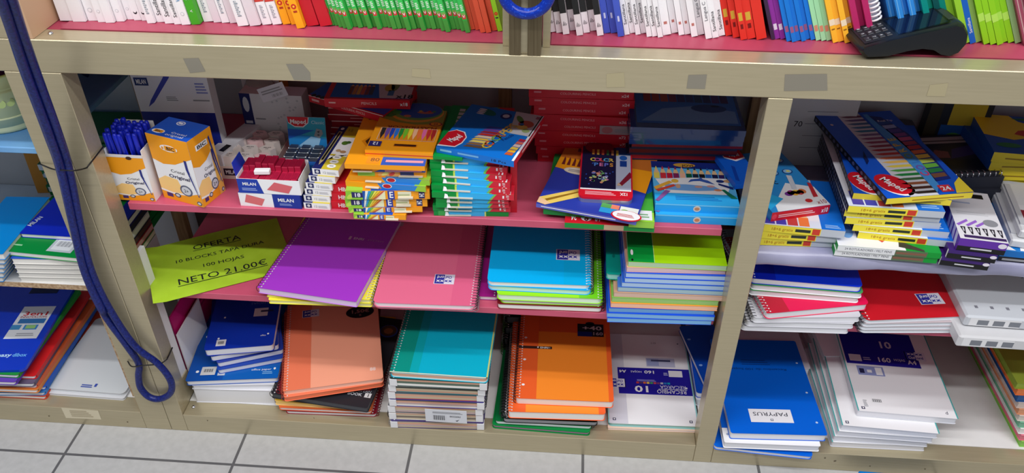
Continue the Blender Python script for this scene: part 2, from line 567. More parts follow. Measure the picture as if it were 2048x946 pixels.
S.nb('paper_pad', 'small blue pad just under the topmost pad of the fan', 'paper pad', (419, 714), (557, 690), 0.016, C(12, 48, 150, .35), L=.21, art=art2)
def art(f):
    f.text('RECAMBIO 4º', .72, .80, .05, C(110, 130, 205), 3, w=.40, rot=PI); f.text('100 HOJAS', .74, .73, .04, C(110, 130, 205), 3, w=.36, rot=PI)
    f.rect(.63, .50, .84, .64, C(230, 230, 232), 2); f.rect(.73, .57, .92, .60, C(40, 50, 90), 3)
    f.ell(.20, .52, .016, .014, WHITE, 2); f.ell(.18, .17, .016, .014, WHITE, 2)
    f.rect(.16, .05, .30, .15, C(225, 225, 228), 2); f.bars(.18, .06, .28, .13, INK, C(225, 225, 228), 12, 3)
    f.text('office', .83, .17, .025, WHITE, 3, w=.08); f.ell(.90, .19, .015, .013, WHITE, 3)
S.nb('paper_pad', 'small bright blue pad with white sticker topmost of the fan', 'paper pad', (407, 701), (546, 690), 0.019, A5, L=.21, art=art)

# ---- salmon stack
S = Stack(Z0)
S.nb('spiral_notebook', 'maroon notebook at the bottom of the salmon notebook stack', 'notebook', (570, 822), (752, 829), 0.009, C(140, 22, 44), wire=C(130, 30, 50, .3, .6), side='right', L=.30)
S.nb('notebook', 'thin orange notebook between maroon and yellow ones under the salmon stack', 'notebook', (556, 815), (742, 824), 0.008, C(225, 110, 60))
S.nb('notebook', 'pale yellow notebook third from the bottom of the salmon stack', 'notebook', (548, 803), (738, 815), 0.012, C(245, 205, 120), strips=[C(245, 215, 150), C(250, 225, 120)])
S.nb('notebook', 'bright yellow notebook right under the black notebook of the salmon stack', 'notebook', (548, 793), (738, 808), 0.012, C(250, 220, 40), pages=C(250, 205, 90))
def art(f):
    f.text('EUROPEAN', .86, .16, .026, GREY, 3, w=.22); f.text('BOOK', .82, .12, .028, C(190, 190, 195), 3, w=.15, bold=True)
    f.rect(.92, .10, .985, .145, C(205, 205, 205), 2); f.text('1', .952, .122, .03, BLACK, 3, bold=True)
    f.ell(.87, .84, .10, .075, C(60, 90, 180), 2, 24); f.ell(.87, .845, .085, .064, C(96, 72, 52), 3, 24); f.ell(.87, .84, .05, .035, C(170, 120, 70), 4)
S.nb('spiral_notebook', 'black spiral notebook with round emblem jutting out under the salmon notebook', 'notebook', (541, 787), (724, 815), 0.015, C(38, 38, 44), pages=C(66, 68, 74), wire=DARKWIRE, L=.30, art=art, W=.235, rnd=0.004)
S.nb('spiral_notebook', 'dark red spiral notebook below the two salmon notebooks, only its left edge showing', 'notebook', (556, 783), (751, 775), 0.010, C(120, 26, 34), wire=C(150, 30, 45, .35, .4), L=.29, W=.215, pages=C(110, 40, 44))
SAL = C(250, 168, 136); SALD = C(240, 126, 90)
S.nb('spiral_notebook', 'salmon spiral notebook second from the top with an orange lower edge', 'notebook', (567, 796), (762, 766), 0.013, SALD, pages=C(232, 120, 80), wire=C(190, 80, 60, .35, .5), W=.226)
def art(f):
    f.rect(0, 0, .27, 1, SALD, 1)
    f.ell(.80, .805, .155, .075, C(26, 20, 28), 2, 26); f.text('1,50€', .80, .815, .042, C(170, 120, 110), 3, w=.21, bold=True); f.text('B', .80, .765, .025, C(170, 120, 110), 3)
    castle_badge(f, .26, .86, .17, .085)
    f.text('88', .90, .115, .035, C(250, 225, 215), 3, w=.06, bold=True)
S.nb('spiral_notebook', 'salmon spiral notebook with round black price sticker on top of its stack', 'notebook', (566, 783), (765, 757), 0.012, SAL, pages=C(236, 190, 170), wire=C(200, 90, 66, .35, .5), W=.226, art=art)

# ---- teal stack
S = Stack(Z0)
PE = C(214, 164, 138); BE = C(200, 184, 156); PK = C(190, 168, 166); W2 = C(236, 234, 228)
lay = [((781, 842), (970, 847), .0175, 'lowest', [BE, PK, PE, BE]), ((778, 825), (968, 831), .017, 'second from the bottom', [BE, C(120, 110, 100), BE, PE]), ((776, 811), (970, 818), .015, 'third from the bottom', [PK, BE, PE]),
       ((778, 798), (972, 806), .016, 'fourth from the bottom', [W2, PK, PE, C(110, 96, 90)]), ((776, 783), (975, 790), .017, 'fifth from the bottom', [BE, PE, C(80, 110, 120)]), ((777, 769), (976, 778), .017, 'third from the top', [PE, BE, C(60, 66, 60), W2]),
       ((779, 757), (979, 767), .016, 'second from the top', [W2, C(90, 110, 96), PE])]
CV = [C(70, 60, 110), C(200, 196, 190), C(46, 50, 60), C(60, 56, 130), C(150, 60, 60), C(30, 110, 120), C(20, 60, 60)]
for i, (a_, b_, T, nm, st) in enumerate(lay):
    T = 0.0225
    o = S.nb('spiral_notebook', 'spiral notebook with tinted page edges, %s of the teal stack' % nm, 'notebook', a_, b_, T, CV[i], strips=st, wire=(DARKWIRE if i % 2 else STEEL), side=('right' if i in (2, 3, 5) else 'left'), rnd=0.003, W=.214)
    for s_ in (0, 1):                            # white corner protectors on the front corners
        c = MB(); x = -0.0008 if s_ == 0 else .214 - .0155
        c.box(x, -0.001, 0.001, x + .0163, .014, T * .9, C(228, 228, 230, .5)); c.build('corner_protector', o)
    if i == 1:
        LB = o
def art(f):
    f.rect(0, 0, .20, 1, C(0, 146, 130), 1)
    f.poly([(.2, 0), (.29, 0), (.29, 1), (.2, 1)], C(0, 168, 178), 1)
    f.rect(.0, 0.0, 1, .008, C(228, 232, 200), 2); f.rect(.985, 0, 1, 1, C(200, 206, 120), 2)
S.nb('spiral_notebook', 'teal spiral notebook with green left band on top of its stack', 'notebook', (779, 744), (978, 757), 0.016, C(0, 176, 204), strips=[W2, PE, PE, W2], wire=DARKWIRE, W=.216, rnd=.009, art=art)
b = MB()
q = [at(855, 812, y=.0), at(941, 814, y=.0), at(941, 838, y=.0), at(853, 836, y=.0)]
lo, hi = q[3].z, q[0].z
b.box(0, -0.0008, 0, .094, 0, hi - lo, C(214, 216, 222, .4))
f = b.face('front', .094, 0, hi - lo, o=(0, -0.0008, 0))
f.bars(.17, .08, .50, .62, INK, C(214, 216, 222), 18); f.lines(.18, .72, .9, .88, 2, GREY); f.text('843226063', .72, .52, .13, INK, 3, w=.26); f.poly([(.72, .2), (.76, .12), (.82, .3), (.76, .2)], INK, 2)
tag(b.build('barcode_sticker', loc=(q[3].x, -0.0085, lo)), 'white barcode label stuck across the front of the teal notebook stack', 'sticker')

# ---- orange stack
S = Stack(Z0)
S.nb('notebook', 'green notebook at the bottom of the orange stack', 'notebook', (984, 850), (1184, 866), 0.011, C(0, 130, 60), strips=[C(30, 130, 70), C(170, 110, 160), C(20, 140, 70)], W=.225)
o = S.nb('spiral_notebook', 'dark green spiral notebook second from the bottom of the orange stack', 'notebook', (990, 842), (1182, 853), 0.010, C(0, 108, 54), wire=DARKWIRE, side='right', W=.222)
BK = C(24, 28, 26)
S.nb('spiral_notebook', 'grey edged black spiral notebook third from the bottom under the orange pair', 'notebook', (1006, 837), (1205, 845), 0.013, BK, pages=GREY, wire=DARKWIRE, W=.216)
S.nb('spiral_notebook', 'black spiral notebook right beneath the lower orange notebook', 'notebook', (1003, 826), (1200, 836), 0.013, BK, pages=C(70, 72, 76), wire=DARKWIRE, W=.216)
OR1 = C(238, 98, 42); OR2 = C(250, 142, 44)
def art(f):
    f.rect(.18, 0, .93, 1, OR2, 1)
S.nb('spiral_notebook', 'lower of the two orange spiral notebooks', 'notebook', (1016, 823), (1214, 829), 0.022, OR1, pages=W2, wire=STEEL, art=art, W=.219)
def art(f):
    f.rect(.21, 0, .95, .74, OR2, 1); f.rect(.21, .74, .95, 1, C(226, 92, 44), 1)
    for v in (.14, .41, .66): f.ell(.07, v, .016, .011, WHITE, 2)
    f.rect(0, .535, .36, .565, C(60, 34, 28), 2); f.text('ENRI', .275, .55, .018, WHITE, 3, w=.09, bold=True); f.rect(.20, .545, .215, .56, WHITE, 3); f.text('5', .335, .55, .014, WHITE, 3)
    f.rect(.64, .70, .93, .85, C(28, 30, 40), 2); f.rect(.64, .70, .80, .755, C(20, 40, 120), 3); f.text('+40', .80, .80, .045, C(200, 190, 190), 4, w=.22, bold=True); f.text('160', .86, .735, .035, C(190, 180, 190), 4, w=.12, bold=True)
    f.ell(.78, .855, .05, .02, C(28, 30, 40), 2)
S.nb('spiral_notebook', 'orange spiral notebook with dark corner sticker reading +40 on top of its stack', 'notebook', (1031, 796), (1223, 804), 0.020, OR1, pages=W2, wire=DARKWIRE, art=art, W=.221)
S2 = Stack(Z0)
for i, nm in enumerate(('lowest', 'second from the bottom', 'third from the bottom', 'topmost')):
    S2.nb('spiral_notebook', 'black spiral notebook, %s in the dark stack showing behind the orange one' % nm, 'notebook', (1006 + 2 * i, 700 - 22 * i), (1055 + 2 * i, 701 - 22 * i), 0.0215, BK, pages=C(90, 92, 96), wire=(STEEL if i % 2 else C(80, 140, 60, .3, .4)), L=.16, W=.06, group=None)

# ---- white refill pack
S = Stack(Z0)
S.nb('paper_pad', 'peach paper pad at the bottom beneath the white refill pad', 'paper pad', (1216, 856), (1392, 862), 0.006, C(235, 200, 180), rnd=.002, W=.209)
def art(f):
    BL = C(34, 26, 150); f.rect(0, 0, .22, 1, C(212, 212, 222), 1); f.rect(.14, .31, .985, .60, BL, 2)
    f.text('RECAMBIO', .75, .345, .04, WHITE, 3, w=.34, rot=PI); f.text('RECARGA', .77, .395, .035, C(225, 225, 240), 3, w=.30, rot=PI); f.rect(.60, .369, .93, .373, WHITE, 3)
    f.text('10', .42, .365, .065, WHITE, 3, w=.19, rot=PI, bold=True)
    for i, c in enumerate(((190, 60, 60), (90, 60, 90), (220, 110, 50), (240, 200, 80), (80, 160, 90), (200, 70, 80), (120, 60, 110), (190, 190, 200), (40, 120, 190), (20, 160, 190))):
        f.rect(.35 + i * .04, .425, .382 + i * .04, .445, C(*c), 3)
    f.lines(.36, .452, .58, .475, 2, C(150, 150, 210), 3)
    f.text('160', .52, .555, .032, WHITE, 3, w=.13, rot=PI, bold=True); f.text('HOJAS', .36, .555, .02, WHITE, 3, w=.13, rot=PI); f.text('A4', .20, .555, .03, WHITE, 3, w=.08, rot=PI, bold=True)
    f.rect(.74, .51, .90, .58, C(232, 232, 236), 3); f.lines(.68, .525, .73, .56, 3, C(180, 180, 220), 3)
    castle_badge(f, .12, .425, .19, .09)
    f.rect(.49, .62, .83, .72, C(186, 190, 214), 2); f.rect(.50, .63, .64, .71, C(150, 160, 200), 3); f.rect(.55, .68, .78, .70, C(70, 74, 110), 4)
    f.text('1:10', .60, .90, .018, C(80, 70, 90), 2)
    f.rect(.05, .03, .085, .055, C(60, 60, 90), 2); f.rect(.06, .036, .075, .049, WHITE, 3); f.rect(.90, .03, .935, .055, C(60, 60, 90), 2); f.rect(.91, .036, .925, .049, WHITE, 3)
    f.ell(.925, .39, .012, .009, WHITE, 4); f.ell(.9, .9, .01, .008, C(120, 120, 130), 2)
    f.rect(0, 0, .012, 1, C(150, 205, 205), 2); f.rect(.985, 0, 1, 1, C(150, 205, 205), 2)
S.nb('paper_pad', 'white refill pad with violet-blue upside-down panel beside the orange stack', 'paper pad', (1217, 846), (1391, 853), 0.010, WHITE, pages=C(150, 200, 196), art=art, rnd=.009, back=C(140, 196, 196), W=.207)
# blue pads half hidden by the right post
S = Stack(Z0)
S.nb('paper_pad', 'white paper pad under the blue pads behind the right post', 'paper pad', (1392, 800), (1470, 803), 0.020, PAPER, L=.21, W=.10, ang=.0)
S.nb('paper_pad', 'lower blue pad half hidden behind the right post', 'paper pad', (1393, 786), (1470, 790), 0.016, C(0, 74, 190), L=.22, W=.10, ang=.02)
def art(f):
    for v in (.3, .75): f.ell(.12, v, .05, .016, C(130, 170, 230), 2)
S.nb('paper_pad', 'upper blue punched pad turned askew behind the right post', 'paper pad', (1409, 768), (1490, 775), 0.013, C(0, 66, 170), L=.20, W=.09, ang=.22, art=art)

# ---- right bay, lowest shelf: blue refill pads jutting over the edge
S = Stack(Z0)
PB = C(0, 98, 214, .35)
S.nb('paper_pad', 'blue pad lowest of the stack jutting over the base rail', 'paper pad', (1428, 893), (1626, 914), 0.010, PB, rnd=.008)
S.nb('paper_pad', 'white pad lying skewed between the blue pads of the jutting stack', 'paper pad', (1492, 893), (1548, 908), 0.007, WHITE, rnd=.002, W=.15, ang=.38, L=.2)
def art(f):
    f.ell(.05, .08, .014, .011, C(150, 160, 190), 2); f.poly([(.0, .14), (.06, .14), (.06, 1), (0, 1)], PB, 2)
S.nb('paper_pad', 'white punched pad second from top of the stack jutting over the base rail', 'paper pad', (1449, 885), (1642, 893), 0.018, WHITE, rnd=.004, art=art)
def art(f):
    f.rect(.24, .11, .69, .24, C(232, 232, 236), 2); f.text('PAPYRUS', .465, .19, .036, C(40, 44, 60), 3, w=.37, rot=PI); f.rect(.45, .125, .48, .145, C(110, 116, 130), 3); f.rect(.458, .131, .472, .14, WHITE, 4)
    f.text('Recambio de 100 hojas', .48, .66, .022, C(10, 50, 120), 3, w=.62, rot=PI); f.lines(.30, .71, .62, .78, 3, C(8, 64, 150), 2, .35)
    for v in (.12, .42, .74): f.ell(.93, v, .013, .009, C(190, 212, 240), 2)
S.nb('paper_pad', 'bright blue punched pad with white upside-down name plate on top of the jutting stack', 'paper pad', (1462, 866), (1658, 871), 0.020, PB, rnd=.005, art=art, W=.212)
S = Stack(Z0)
S.nb('paper_pad', 'plain white pad lying at the back behind the jutting blue stack', 'paper pad', (1480, 735), (1608, 738), 0.05, C(205, 205, 212), L=.13, W=.17)
# white refill packs with teal edges
TE = C(64, 170, 168)
def teal_pad(S, label, FL, FR, T, art=None, **k):
    return S.nb('paper_pad', label, 'paper pad', FL, FR, T, WHITE, pages=C(226, 226, 232), art=art, rnd=.004, back=C(205, 206, 212), **k)
def edge(f):
    f.rect(0, 0, .012, 1, TE, 2); f.rect(.988, 0, 1, 1, TE, 2); f.rect(.045, .02, .08, .045, C(60, 60, 90), 2); f.rect(.055, .026, .07, .039, WHITE, 3)
S = Stack(Z0)
for i, (a_, b_, nm) in enumerate((((1664, 884), (1848, 893), 'lowest'), ((1668, 872), (1862, 885), 'second from the bottom'), ((1676, 862), (1872, 877), 'third from the bottom'), ((1684, 850), (1884, 868), 'fourth from the bottom'))):
    teal_pad(S, 'white teal-edged refill pad, %s of the refill stack in the right bay' % nm, a_, b_, 0.0165, art=edge, W=.208)
def art(f):
    BL = C(34, 26, 150); edge(f)
    f.rect(.03, .50, .82, .88, BL, 2); f.text('10', .50, .74, .075, C(205, 200, 215), 3, w=.15, bold=True)
    f.text('160', .44, .565, .05, WHITE, 3, w=.15, bold=True); f.text('HOJAS', .61, .575, .025, WHITE, 3, w=.12); f.text('A4', .74, .56, .045, WHITE, 3, w=.09, bold=True)
    f.rect(.07, .53, .20, .605, C(232, 232, 236), 3); f.lines(.22, .55, .30, .59, 2, C(190, 190, 220), 3)
    castle_badge(f, .80, .635, .20, .09, flip=False)
    f.rect(.12, .38, .40, .48, C(140, 150, 200), 2); f.rect(.14, .40, .19, .45, C(40, 40, 80), 3); f.rect(.22, .41, .27, .44, WHITE, 3); f.rect(.31, .39, .38, .47, WHITE, 3)
    f.bars(.17, .09, .28, .135, INK, WHITE, 14, 2); f.lines(.08, .05, .12, .12, 5, GREY, 2); f.text('d', .90, .05, .03, C(70, 70, 90), 2)
teal_pad(S, 'white refill pad with violet-blue panel reading 10 on top of the right bay stack', (1716, 821), (1916, 838), 0.018, art=art, W=.215)
S = Stack(Z0)
for i in range(4):
    teal_pad(S, 'teal-edged refill pad leaning out left of the panelled refill stack, %s' % ('lowest', 'second from the bottom', 'third from the bottom', 'topmost')[i],
             (1655 - 2 * i, 760 - 16 * i), (1703 - 2 * i, 763 - 16 * i), 0.0175, L=.17, W=.046, ang=.16 - .03 * i)
# coloured card sheets at the far right
S = Stack(Z0)
for i, (c, nm) in enumerate(((C(140, 200, 90), 'light green'), (C(225, 120, 140), 'pink'), (C(230, 230, 226), 'white'), (C(120, 180, 150), 'sea green'), (C(214, 206, 196), 'cream'),
                             (C(226, 160, 120), 'apricot'), (C(216, 200, 190), 'beige'), (C(40, 90, 150), 'dark blue'), (C(236, 130, 70), 'orange'), (C(150, 170, 60), 'olive green'))):
    x0 = 2052 - 1.0 * i
    notebook('card_pack', '%s card pack in the tall coloured stack by the right edge' % nm, 'card pack', (x0 - 8, 884 - 13 * i), (x0 + 230, 898 - 13 * i), S.z + .0165, .0165, c, pages=c, rnd=.001, W=.3, L=.40, ang=.0)
    S.z += .0169
# blue box on the floor in front
b = MB(); P = at(1717, 940, z=.06); 
b.box(0, -0.14, 0, .20, 0, .06, C(0, 120, 200, .4), b=.003); f = b.face('top', .2, -.14, .06); f.rect(.1, .2, .9, .8, C(0, 130, 210), -1)
tag(b.build('storage_box', loc=(P.x, P.y, 0.0), rz=-.03), 'blue box standing on the tiled floor in front of the base rail', 'box')

# ------------------------------------------------------------------ middle shelf, middle bay
ZM0 = ZM + 0.0004
# green offer sheet: a flat A4 sheet overhanging the shelf edge
b = MB()
NX, NY = 12, 8
WX, HY = 0.297, 0.21
def sheet_z(u, v):
    return 0.0022 + 0.0025 * math.sin(u * 5 + 1) * math.sin(v * 4) * (0.3 + (1 - u)) + (0.004 if u < .02 else 0)
vs = [(WX * i / NX, HY * j / NY, sheet_z(i / NX, j / NY)) for j in range(NY + 1) for i in range(NX + 1)]
fs = [(j * (NX + 1) + i, j * (NX + 1) + i + 1, (j + 1) * (NX + 1) + i + 1, (j + 1) * (NX + 1) + i) for j in range(NY) for i in range(NX)]
GS = noisy('green_paper', (166, 203, 42), (176, 213, 52), (1, 1, 1), 20, .6)
b.add(vs, fs, GS, True)
b.add([(x, y, z - .0003) for x, y, z in vs], [f[::-1] for f in fs], GS, True)
n0 = len(b.v)
f = Face(b, (0, 0, 0), (WX, 0, 0), (0, HY, 0))
f.text('OFERTA', .51, .80, .085, INK, 1, w=.36); f.rect(.33, .735, .69, .742, INK, 1)
f.text('10 BLOCKS TAPA DURA', .515, .61, .055, INK, 1, w=.66); f.text('100 HOJAS', .52, .44, .055, INK, 1, w=.31)
f.text('NETO 21.00€', .50, .25, .095, INK, 1, w=.64); f.rect(.18, .175, .82, .183, INK, 1)
b.v[n0:] = [(x, y, sheet_z(min(1, max(0, x / WX)), min(1, max(0, y / HY))) + .0007) for x, y, z in b.v[n0:]]
tag(b.build('offer_sheet', loc=(-.0339, -.0025, ZM0), rz=math.atan2(.1405, .2616)), 'lime green offer sheet with black lettering lying skewed on the pink shelf', 'sign')

S = Stack(ZM0)
YN = C(244, 236, 70)
S.nb('spiral_notebook', 'lower yellow spiral notebook under the purple one', 'notebook', (536, 600), (733, 607), 0.010, YN, pages=C(235, 230, 150), wire=STEEL, side='right', rnd=.004, W=.218)
S.nb('spiral_notebook', 'upper yellow spiral notebook right under the purple one', 'notebook', (531, 587), (742, 600), 0.010, YN, pages=C(235, 230, 150), wire=STEEL, side='right', rnd=.004, W=.222)
def art(f):
    f.rect(.575, .655, .60, .695, C(215, 190, 220), 2); f.text('ENRI', .68, .676, .026, C(225, 210, 235), 3, w=.11, bold=True); f.text('SYSTEM', .86, .676, .016, C(190, 150, 200), 3, w=.17)
PU = C(164, 58, 200, .35)
S.nb('spiral_notebook', 'purple spiral notebook lying on two yellow ones beside the green sheet', 'notebook', (514, 575), (706, 603), 0.015, PU, back=C(190, 120, 215), pages=C(222, 200, 230), wire=C(120, 60, 80, .35, .5), art=art, rnd=.003, W=.218, L=.30)
S = Stack(ZM0)
PKN = C(232, 112, 146, .38)
S.nb('spiral_notebook', 'lower pink spiral notebook of the pair', 'notebook', (748, 609), (944, 616), 0.011, PKN, wire=STEEL, side='right', rnd=.012, W=.212, pages=C(235, 220, 226))
def art(f):
    castle_badge(f, .66, .275, .19, .10); f.rect(.76, 0, 1, 1, C(226, 102, 140), 1); f.rect(.03, .90, .10, .95, C(190, 160, 165), 1)
S.nb('spiral_notebook', 'pink spiral notebook with small blue and white badge on top of its twin', 'notebook', (745, 605), (944, 612), 0.0115, PKN, wire=DARKWIRE, side='right', rnd=.012, art=art, W=.211, pages=C(235, 222, 228))
S = Stack(ZM0)
def art(f):
    f.rect(.55, .12, .90, .30, C(170, 40, 140), 1); f.rect(.6, .13, .87, .29, C(150, 22, 120), 2)
S.nb('spiral_notebook', 'magenta spiral notebook mostly hidden between pink and blue notebooks', 'notebook', (953, 592), (994, 594), 0.010, C(160, 26, 128), wire=DARKWIRE, side='right', art=art, W=.046, L=.25)
S = Stack(ZM0)
S.nb('spiral_notebook', 'dark red spiral notebook at the bottom under the lime green ones', 'notebook', (994, 608), (1200, 616), 0.0125, C(122, 18, 30), wire=DARKWIRE, side='right', W=.218, pages=W2)
LG = C(152, 226, 16, .38); LG2 = C(110, 206, 30, .38)
def art(f): f.rect(.78, 0, 1, 1, LG2, 1)
S.nb('spiral_notebook', 'lower lime green spiral notebook under the blue pair', 'notebook', (1000, 597), (1197, 604), 0.0125, LG, wire=DARKWIRE, side='right', art=art, W=.212, pages=W2, rnd=.01)
S.nb('spiral_notebook', 'upper lime green spiral notebook right beneath the blue pair', 'notebook', (993, 589), (1204, 598), 0.014, LG, wire=DARKWIRE, side='right', art=art, W=.217, pages=C(222, 240, 215), rnd=.01)
S.nb('spiral_notebook', 'lower sky blue spiral notebook with pale green page edges', 'notebook', (975, 571), (1182, 582), 0.012, C(30, 170, 240), wire=DARKWIRE, side='right', W=.213, pages=C(205, 232, 225), rnd=.012)
def art(f):
    castle_badge(f, .78, .33, .22, .115); f.rect(.74, 0, 1, .30, C(0, 178, 236), 1)
S.nb('spiral_notebook', 'sky blue spiral notebook with blue and white badge on top of its stack', 'notebook', (974, 563), (1183, 571), 0.0115, C(0, 182, 246, .38), wire=STEEL, side='right', art=art, W=.212, pages=W2, rnd=.012)

# tall stack of stapled notebooks at the right of the middle shelf
S = Stack(ZM0)
PB_ = C(140, 186, 228); DBL = C(22, 80, 210); 
lay = [((1215, 636), (1424, 642), DBL, C(120, 176, 222), 'lowest royal blue'), ((1214, 626), (1430, 634), DBL, C(126, 178, 224), 'second lowest royal blue'), ((1218, 616), (1430, 622), DBL, C(110, 160, 205), 'third lowest royal blue'),
       ((1222, 606), (1436, 614), C(236, 150, 60), C(240, 190, 160), 'orange covered'), ((1224, 595), (1438, 603), C(120, 190, 80), C(150, 196, 120), 'grass green'), ((1228, 585), (1446, 594), C(190, 150, 120), C(214, 180, 165), 'tan edged'),
       ((1236, 574), (1448, 583), C(60, 110, 190), C(160, 190, 200), 'grey blue edged'), ((1244, 565), (1450, 573), C(40, 96, 200), C(168, 196, 226), 'light blue paged, fifth from top,'), ((1250, 556), (1452, 563), DBL, C(170, 198, 228), 'light blue paged, fourth from top,'),
       ((1252, 546), (1452, 553), DBL, C(172, 200, 232), 'light blue paged, third from top,'), ((1254, 535), (1453, 540), C(225, 170, 150), C(222, 190, 188), 'pale pink edged, second from top,')]
for (a_, b_, c, pg, nm) in lay:
    S.nb('notebook', '%s notebook in the tall stack left of the right post' % nm, 'notebook', a_, b_, 0.0112, c, pages=pg, rnd=.001, inset=.0005, ct=.00045, L=.30 if c is not DBL else .29)
def art(f):
    f.rect(0, 0, .265, 1, C(0, 148, 56), 1); f.ell(.04, .10, .014, .03, WHITE, 2); f.rect(.263, 0, .268, 1, C(200, 240, 160), 2); f.ell(.04, .02, .012, .012, BLACK, 2)
S.nb('notebook', 'lime notebook with dark green left band on top of the tall stack', 'notebook', (1257, 523), (1455, 532), 0.0125, C(160, 216, 10, .45), pages=C(176, 204, 170), art=art, rnd=.001, inset=.0004, L=.30)
S2 = Stack(ZM0)
for (px, c, pg, nm) in ((1219, C(24, 60, 170), C(150, 180, 220), 'navy'), (1222, C(240, 200, 60), C(235, 220, 160), 'yellow'), (1224, C(24, 60, 170), C(150, 180, 220), 'dark blue'), (1226, C(245, 140, 50), C(240, 180, 120), 'orange'), (1228, C(30, 140, 70), C(150, 200, 160), 'green')):
    S2.nb('notebook', '%s notebook peeping out behind the left side of the tall stack' % nm, 'notebook', (px, 560), (px + 40, 561), 0.0145, c, pages=pg, L=.2, W=.03)
def art(f): f.ell(.5, .3, .1, .03, C(0, 110, 100), 2)
S2.nb('notebook', 'teal notebook topmost of those behind the left side of the tall stack', 'notebook', (1213, 548), (1250, 550), 0.014, C(0, 146, 130), pages=C(150, 210, 196), L=.2, W=.03, art=art)

# magenta folder and papers standing on edge by the post
b = MB(); b.box(0, 0, 0, .0025, .20, .20, C(214, 215, 218, .6))
tag(b.build('paper_pad', loc=(-.088, .14, ZB + .001)), 'light grey sheets standing on edge behind the magenta folder', 'paper pad')
b = MB(); b.box(0, 0, 0, .004, .24, .215, C(196, 24, 110, .4)); f = b.face('right', .004, .24, .215); f.lines(.3, .6, .7, .8, 3, C(140, 20, 80), 1)
tag(b.build('plastic_folder', loc=(-.078, .10, ZB + .001)), 'magenta folder standing on edge behind the left post', 'folder')
b = MB(); b.box(0, 0, 0, .003, .13, .17, WHITE)
tag(b.build('paper_pad', loc=(-.068, .09, ZB + .001)), 'white papers standing on edge in front of the magenta folder', 'paper pad')

# ------------------------------------------------------------------ middle shelf, right bay
S = Stack(ZRM + .0004)
for i, (a_, b_, nm) in enumerate((((1484, 651), (1694, 658), 'lowest'), ((1494, 643), (1714, 648), 'second from the bottom'), ((1508, 636), (1728, 634), 'third from the bottom'))):
    S.nb('spiral_notebook', 'white paged spiral notebook under the crimson one, %s' % nm, 'notebook', a_, b_, 0.0135, C(200, 200, 206), wire=DARKWIRE, W=.215, rnd=.008)
def art(f): f.rect(0, 0, .22, 1, C(186, 22, 48), 1)
S.nb('spiral_notebook', 'crimson spiral notebook below the blue ones in the right bay', 'notebook', (1534, 627), (1742, 608), 0.016, C(226, 16, 78, .38), wire=STEEL, art=art, W=.214, rnd=.01, L=.25)
S.nb('spiral_notebook', 'green backed spiral notebook with bare white edges above the crimson one', 'notebook', (1499, 580), (1722, 597), 0.013, C(60, 150, 80), wire=DARKWIRE, W=.216, rnd=.008, back=WHITE)
S.nb('spiral_notebook', 'white edged spiral notebook right under the royal blue one', 'notebook', (1503, 569), (1722, 587), 0.013, C(60, 150, 80), wire=DARKWIRE, W=.217, rnd=.008, back=WHITE)
def art(f): f.rect(0, 0, .23, 1, C(0, 26, 170), 1)
S.nb('spiral_notebook', 'royal blue spiral notebook on top of the stack right of the post', 'notebook', (1501, 556), (1719, 574), 0.014, C(0, 44, 196, .38), wire=DARKWIRE, art=art, W=.217, rnd=.01)
S = Stack(ZRM + .0004)
RDX = C(196, 22, 36, .38)
for a_, b_, nm in (((1722, 660), (1918, 660), 'lowest'), ((1722, 654), (1922, 652), 'second from the bottom'), ((1726, 648), (1930, 644), 'third from the bottom')):
    S.nb('spiral_notebook', 'white edged spiral notebook under the red one, %s of the three' % nm, 'notebook', a_, b_, 0.0082, C(190, 176, 180), back=C(206, 208, 214), wire=DARKWIRE, pages=C(216, 220, 226), W=.212, rnd=.01)
def art(f): castle_badge(f, .745, .185, .22, .105)
S.nb('spiral_notebook', 'red spiral notebook with blue and white badge topmost of the red stack', 'notebook', (1731, 641), (1934, 632), 0.009, RDX, back=C(206, 208, 214), wire=DARKWIRE, art=art, pages=C(216, 220, 226), W=.212, rnd=.012)
# paper reams at the right edge
WR = C(196, 200, 206, .28)
def ream(label, FL, zt, T, W, L, ang, marks, col=WR):
    x, y, a, w_ = pose(FL, (FL[0] + 100, FL[1]), zt)
    b = MB(); b.box(0, 0, 0, W, L, T, col, b=.004)
    f = b.face('front', W, L, T); f.rect(.03, .15, .35, .85, C(226, 226, 228), 1)
    for i in range(3): f.rect(.08 + .10 * i, .25, .15 + .10 * i, .7, C(120, 124, 132), 2)
    t = b.face('top', W, L, T)
    if marks:
        for i in range(3): t.rect(.17 + .10 * i, .74, .25 + .10 * i, .86, C(96, 104, 114), 2); t.rect(.185 + .10 * i, .77, .235 + .10 * i, .80, WR, 3)
        t.poly([(.5, .5), (.56, .56), (.6, .66), (.54, .6)], C(110, 118, 128), 2); t.poly([(.56, .5), (.6, .52), (.62, .62)], C(110, 118, 128), 2)
        for k in range(7): t.rect(.08 + .1 * k, .10, .10 + .1 * k, .13, C(120, 120, 130), 2)
    tag(b.build('paper_ream', loc=(x, y, zt - T), rz=ang), label, 'paper ream')
ream('white wrapped paper ream with red edged seal lowest beside the red notebooks', (1920, 672), ZRM + .030, .0295, .30, .21, -.02, False, C(206, 206, 208, .35))
ream('grey-white wrapped paper ream with three grey marks on top of another ream', (1934, 632), ZRM + .058, .0275, .30, .26, -.03, True)

